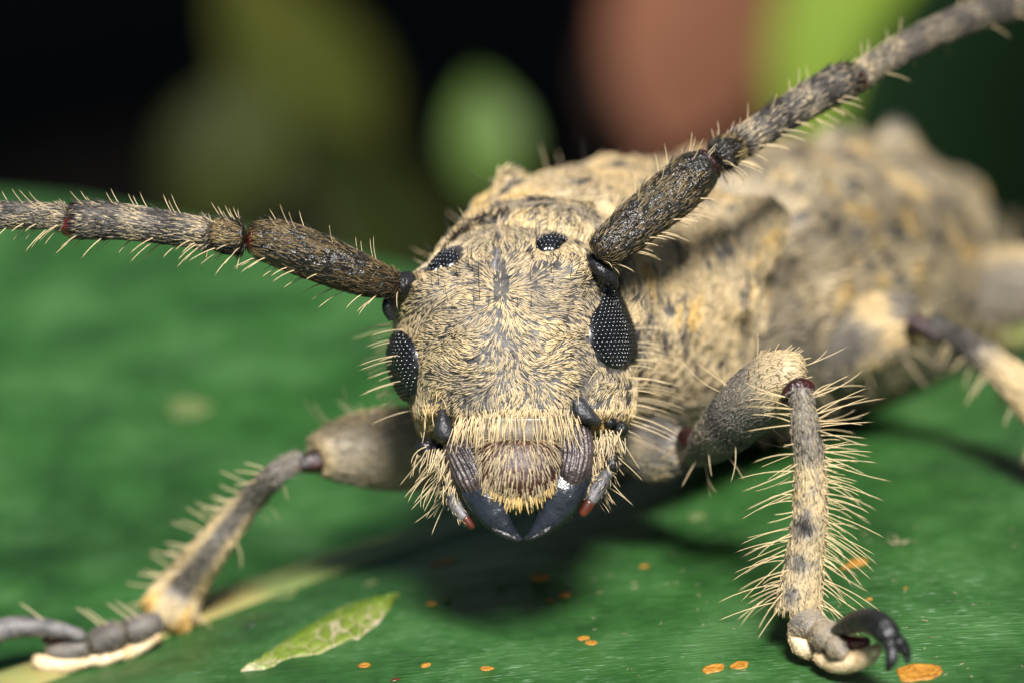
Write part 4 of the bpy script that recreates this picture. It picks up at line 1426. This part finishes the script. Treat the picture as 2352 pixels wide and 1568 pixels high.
# fore leg on the far side (left in the picture)
femur_l = tube([(1060, 1010, 8.0, 60), (985, 1028, 7.4, 92), (900, 1030, 6.8, 96), (820, 1032, 6.3, 84), (760, 1040, 6.0, 64), (722, 1052, 5.8, 44)], 60, 36)
leg_l = surf_obj('leg', femur_l, None, beetle, lambda p, ex: 0.45 + 0.15 * smoothstep(0.86, 0.97, ex[:, 0]))
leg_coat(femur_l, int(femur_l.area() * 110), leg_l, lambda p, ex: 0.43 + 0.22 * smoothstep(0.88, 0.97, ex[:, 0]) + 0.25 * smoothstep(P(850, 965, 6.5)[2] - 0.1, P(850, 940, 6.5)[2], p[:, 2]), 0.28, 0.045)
ruff(femur_l, 700, leg_l, lambda nr, ex: np.where(nr @ UP > 0.6, 0.09, 0.0), 0.5, 1.0, 0.035, 0.56, 0.2)
surf_obj('knee', tube([(740, 1056, 5.6, 30), (710, 1062, 5.5, 25), (680, 1066, 5.45, 18)], 20, 18), M['knee'], leg_l)
sl = on_leaf(390, 1440, 0.15)
tib_l = tube([(705, 1056, 5.5, 18), (675, 1062, 5.4, 24), (630, 1092, 5.2, 27), (560, 1165, sl * .45 + 2.9, 32), (480, 1265, sl * .7 + 1.6, 42), (420, 1350, sl + .3, 56), (385, 1405, sl, 62), (372, 1425, sl, 56)], 70, 36, ratio=0.7, round1=0.3)


def tibl_tone(p, ex):
    c = np.abs(np.cos(ex[:, 1]))
    return 0.30 + 0.36 * smoothstep(0.35, 0.65, c) * smoothstep(0.2, 0.5, ex[:, 0]) + 0.30 * smoothstep(0.9, 0.96, ex[:, 0]) + 0.1 * (noise(p, 2, 7) - .5)


surf_obj('tibia', tib_l, None, leg_l, tibl_tone)
leg_coat(tib_l, int(tib_l.area() * 170), leg_l, tibl_tone, 0.32, 0.045)
ruff(tib_l, 1500, leg_l, lambda nr, ex: np.where((np.abs(nr @ RX) > 0.6), np.where(nr @ RX < 0, 0.14, 0.05), 0.0), 0.4, 0.9, 0.038, 0.60, 0.1, along=0.4)
s1, s2, s3 = on_leaf(310, 1475, .35), on_leaf(235, 1495, .35), on_leaf(130, 1515, .35)
foot([('tarsus_segment', [(372, 1428, s1 + .2, 20), (340, 1436, s1, 30), (305, 1448, s1, 34), (285, 1458, s1, 24)], M['grey'], 160),
      ('foot_pad', [(368, 1456, s1, 8), (330, 1480, s1, 14), (290, 1500, s1, 16), (270, 1504, s1, 8)], M['pad'], 150),
      ('tarsus_segment', [(290, 1456, s2 + .1, 20), (262, 1458, s2, 34), (225, 1474, s2, 32), (205, 1482, s2, 20)], M['grey'], 160),
      ('foot_pad', [(285, 1500, s2, 8), (240, 1512, s2, 16), (200, 1518, s2, 10)], M['pad'], 150),
      ('tarsus_segment', [(205, 1482, s3, 20), (165, 1492, s3, 24), (130, 1496, s3, 20), (105, 1494, s3, 10)], M['grey'], 160),
      ('foot_pad', [(205, 1518, s3, 10), (150, 1526, s3, 20), (100, 1522, s3, 20), (78, 1508, s3, 12)], M['pad'], 150),
      ('tarsus_joint', [(190, 1466, s3 - .1, 10), (140, 1468, s3, 14), (95, 1470, s3, 8)], M['red'], 0),
      ('claw_segment', [(200, 1464, s3 - .2, 12), (140, 1446, s3 - .3, 18), (60, 1438, s3 - .5, 24), (0, 1446, s3 - .7, 26), (-40, 1466, s3 - .8, 20)], M['grey'], 60),
      ('claw', [(-30, 1462, s3 - .8, 13), (-55, 1490, s3 - .8, 12), (-60, 1520, s3 - .8, 4)], M['black'], 0),
      ('claw', [(0, 1456, s3 - .4, 12), (-12, 1480, s3 - .3, 10), (-20, 1512, s3 - .3, 4)], M['black'], 0)], leg_l, 0.38)
p_ = np.array([P(300, 1425, s1 - .2), P(320, 1420, s1 - .2), P(230, 1435, s2 - .2), P(250, 1438, s2 - .2), P(100, 1425, s3 - .5)])
bristles('bristles', p_, UP * 0.8 - RX * 0.9 + np.zeros((5, 3)), UP * 0.6 - RX + np.zeros((5, 3)), 0.8, leg_l, 0.05, 0.55)

# middle leg on the open side
femur_m = tube([(1700, 960, 13.0, 46), (1800, 880, 12.4, 70), (1900, 810, 11.8, 84), (2000, 765, 11.2, 86), (2070, 745, 10.8, 68), (2105, 742, 10.6, 46)], 50, 36)
femm_tone = lambda p, ex: 0.30 + 0.40 * smoothstep(0.44, 0.54, noise(p, 1.3, 111))
leg_m = surf_obj('leg', femur_m, None, beetle, femm_tone)
leg_coat(femur_m, int(femur_m.area() * 90), leg_m, femm_tone, 0.4, 0.06)
ruff(femur_m, 900, leg_m, lambda nr, ex: np.where(np.abs(nr @ UP) > 0.5, 0.10, 0.0), 0.6, 1.4, 0.045, 0.5, -0.2)
surf_obj('knee', tube([(2085, 738, 10.1, 26), (2118, 752, 9.9, 22), (2158, 778, 9.7, 14)], 20, 18), M['knee'], leg_m)
tib_m = tube([(2120, 742, 10.0, 18), (2150, 752, 9.9, 23), (2220, 790, 9.4, 27), (2300, 850, 8.8, 36), (2380, 930, 8.2, 46), (2450, 1020, 7.6, 50), (2500, 1110, 7.2, 48)], 60, 32)
tibm_tone = lambda p, ex: 0.17 + 0.5 * smoothstep(0.2, 0.42, ex[:, 0])
surf_obj('tibia', tib_m, None, leg_m, tibm_tone)
leg_coat(tib_m, int(tib_m.area() * 110), leg_m, tibm_tone, 0.4, 0.055)
ruff(tib_m, 1200, leg_m, lambda nr, ex: np.where(nr @ UP < -0.4, 0.13, np.where(nr @ UP > 0.6, 0.05, 0)), 0.5, 1.2, 0.045, 0.58, -0.3)
sm = on_leaf(2520, 1190, 0.3)
foot([('tarsus_segment', [(2495, 1105, 7.0, 26), (2515, 1150, (7 + sm) / 2, 36), (2535, 1185, sm, 36), (2570, 1205, sm - .6, 30), (2620, 1215, sm - 1.2, 24)], M['grey'], 60),
      ('claw', [(2610, 1212, sm - 1.2, 14), (2640, 1220, sm - 1.6, 10), (2655, 1240, sm - 1.8, 4)], M['black'], 0)], leg_m)

# hind leg on the open side
femur_h = tube([(2020, 850, 21, 44), (2110, 760, 20.5, 70), (2220, 690, 20, 86), (2330, 655, 19.5, 86), (2420, 650, 19, 60)], 40, 32)
femh_tone = lambda p, ex: 0.36 + 0.26 * smoothstep(0.45, 0.6, noise(p, 0.9, 121))
leg_h = surf_obj('leg', femur_h, None, beetle, femh_tone)
leg_coat(femur_h, int(femur_h.area() * 60), leg_h, femh_tone, 0.5, 0.085)
tib_h = tube([(2420, 650, 19, 34), (2480, 700, 18, 40), (2560, 830, 16.5, 48), (2620, 980, 15, 52)], 40, 28)
surf_obj('tibia', tib_h, None, leg_h, lambda p, ex: 0.55 + 0 * p[:, 0])
leg_coat(tib_h, int(tib_h.area() * 50), leg_h, 0.55, 0.5, 0.085)
ruff(femur_h, 700, leg_h, lambda nr, ex: np.where(np.abs(nr @ UP) > 0.4, 0.15, 0.0), 0.7, 1.5, 0.05, 0.5, 0.1)
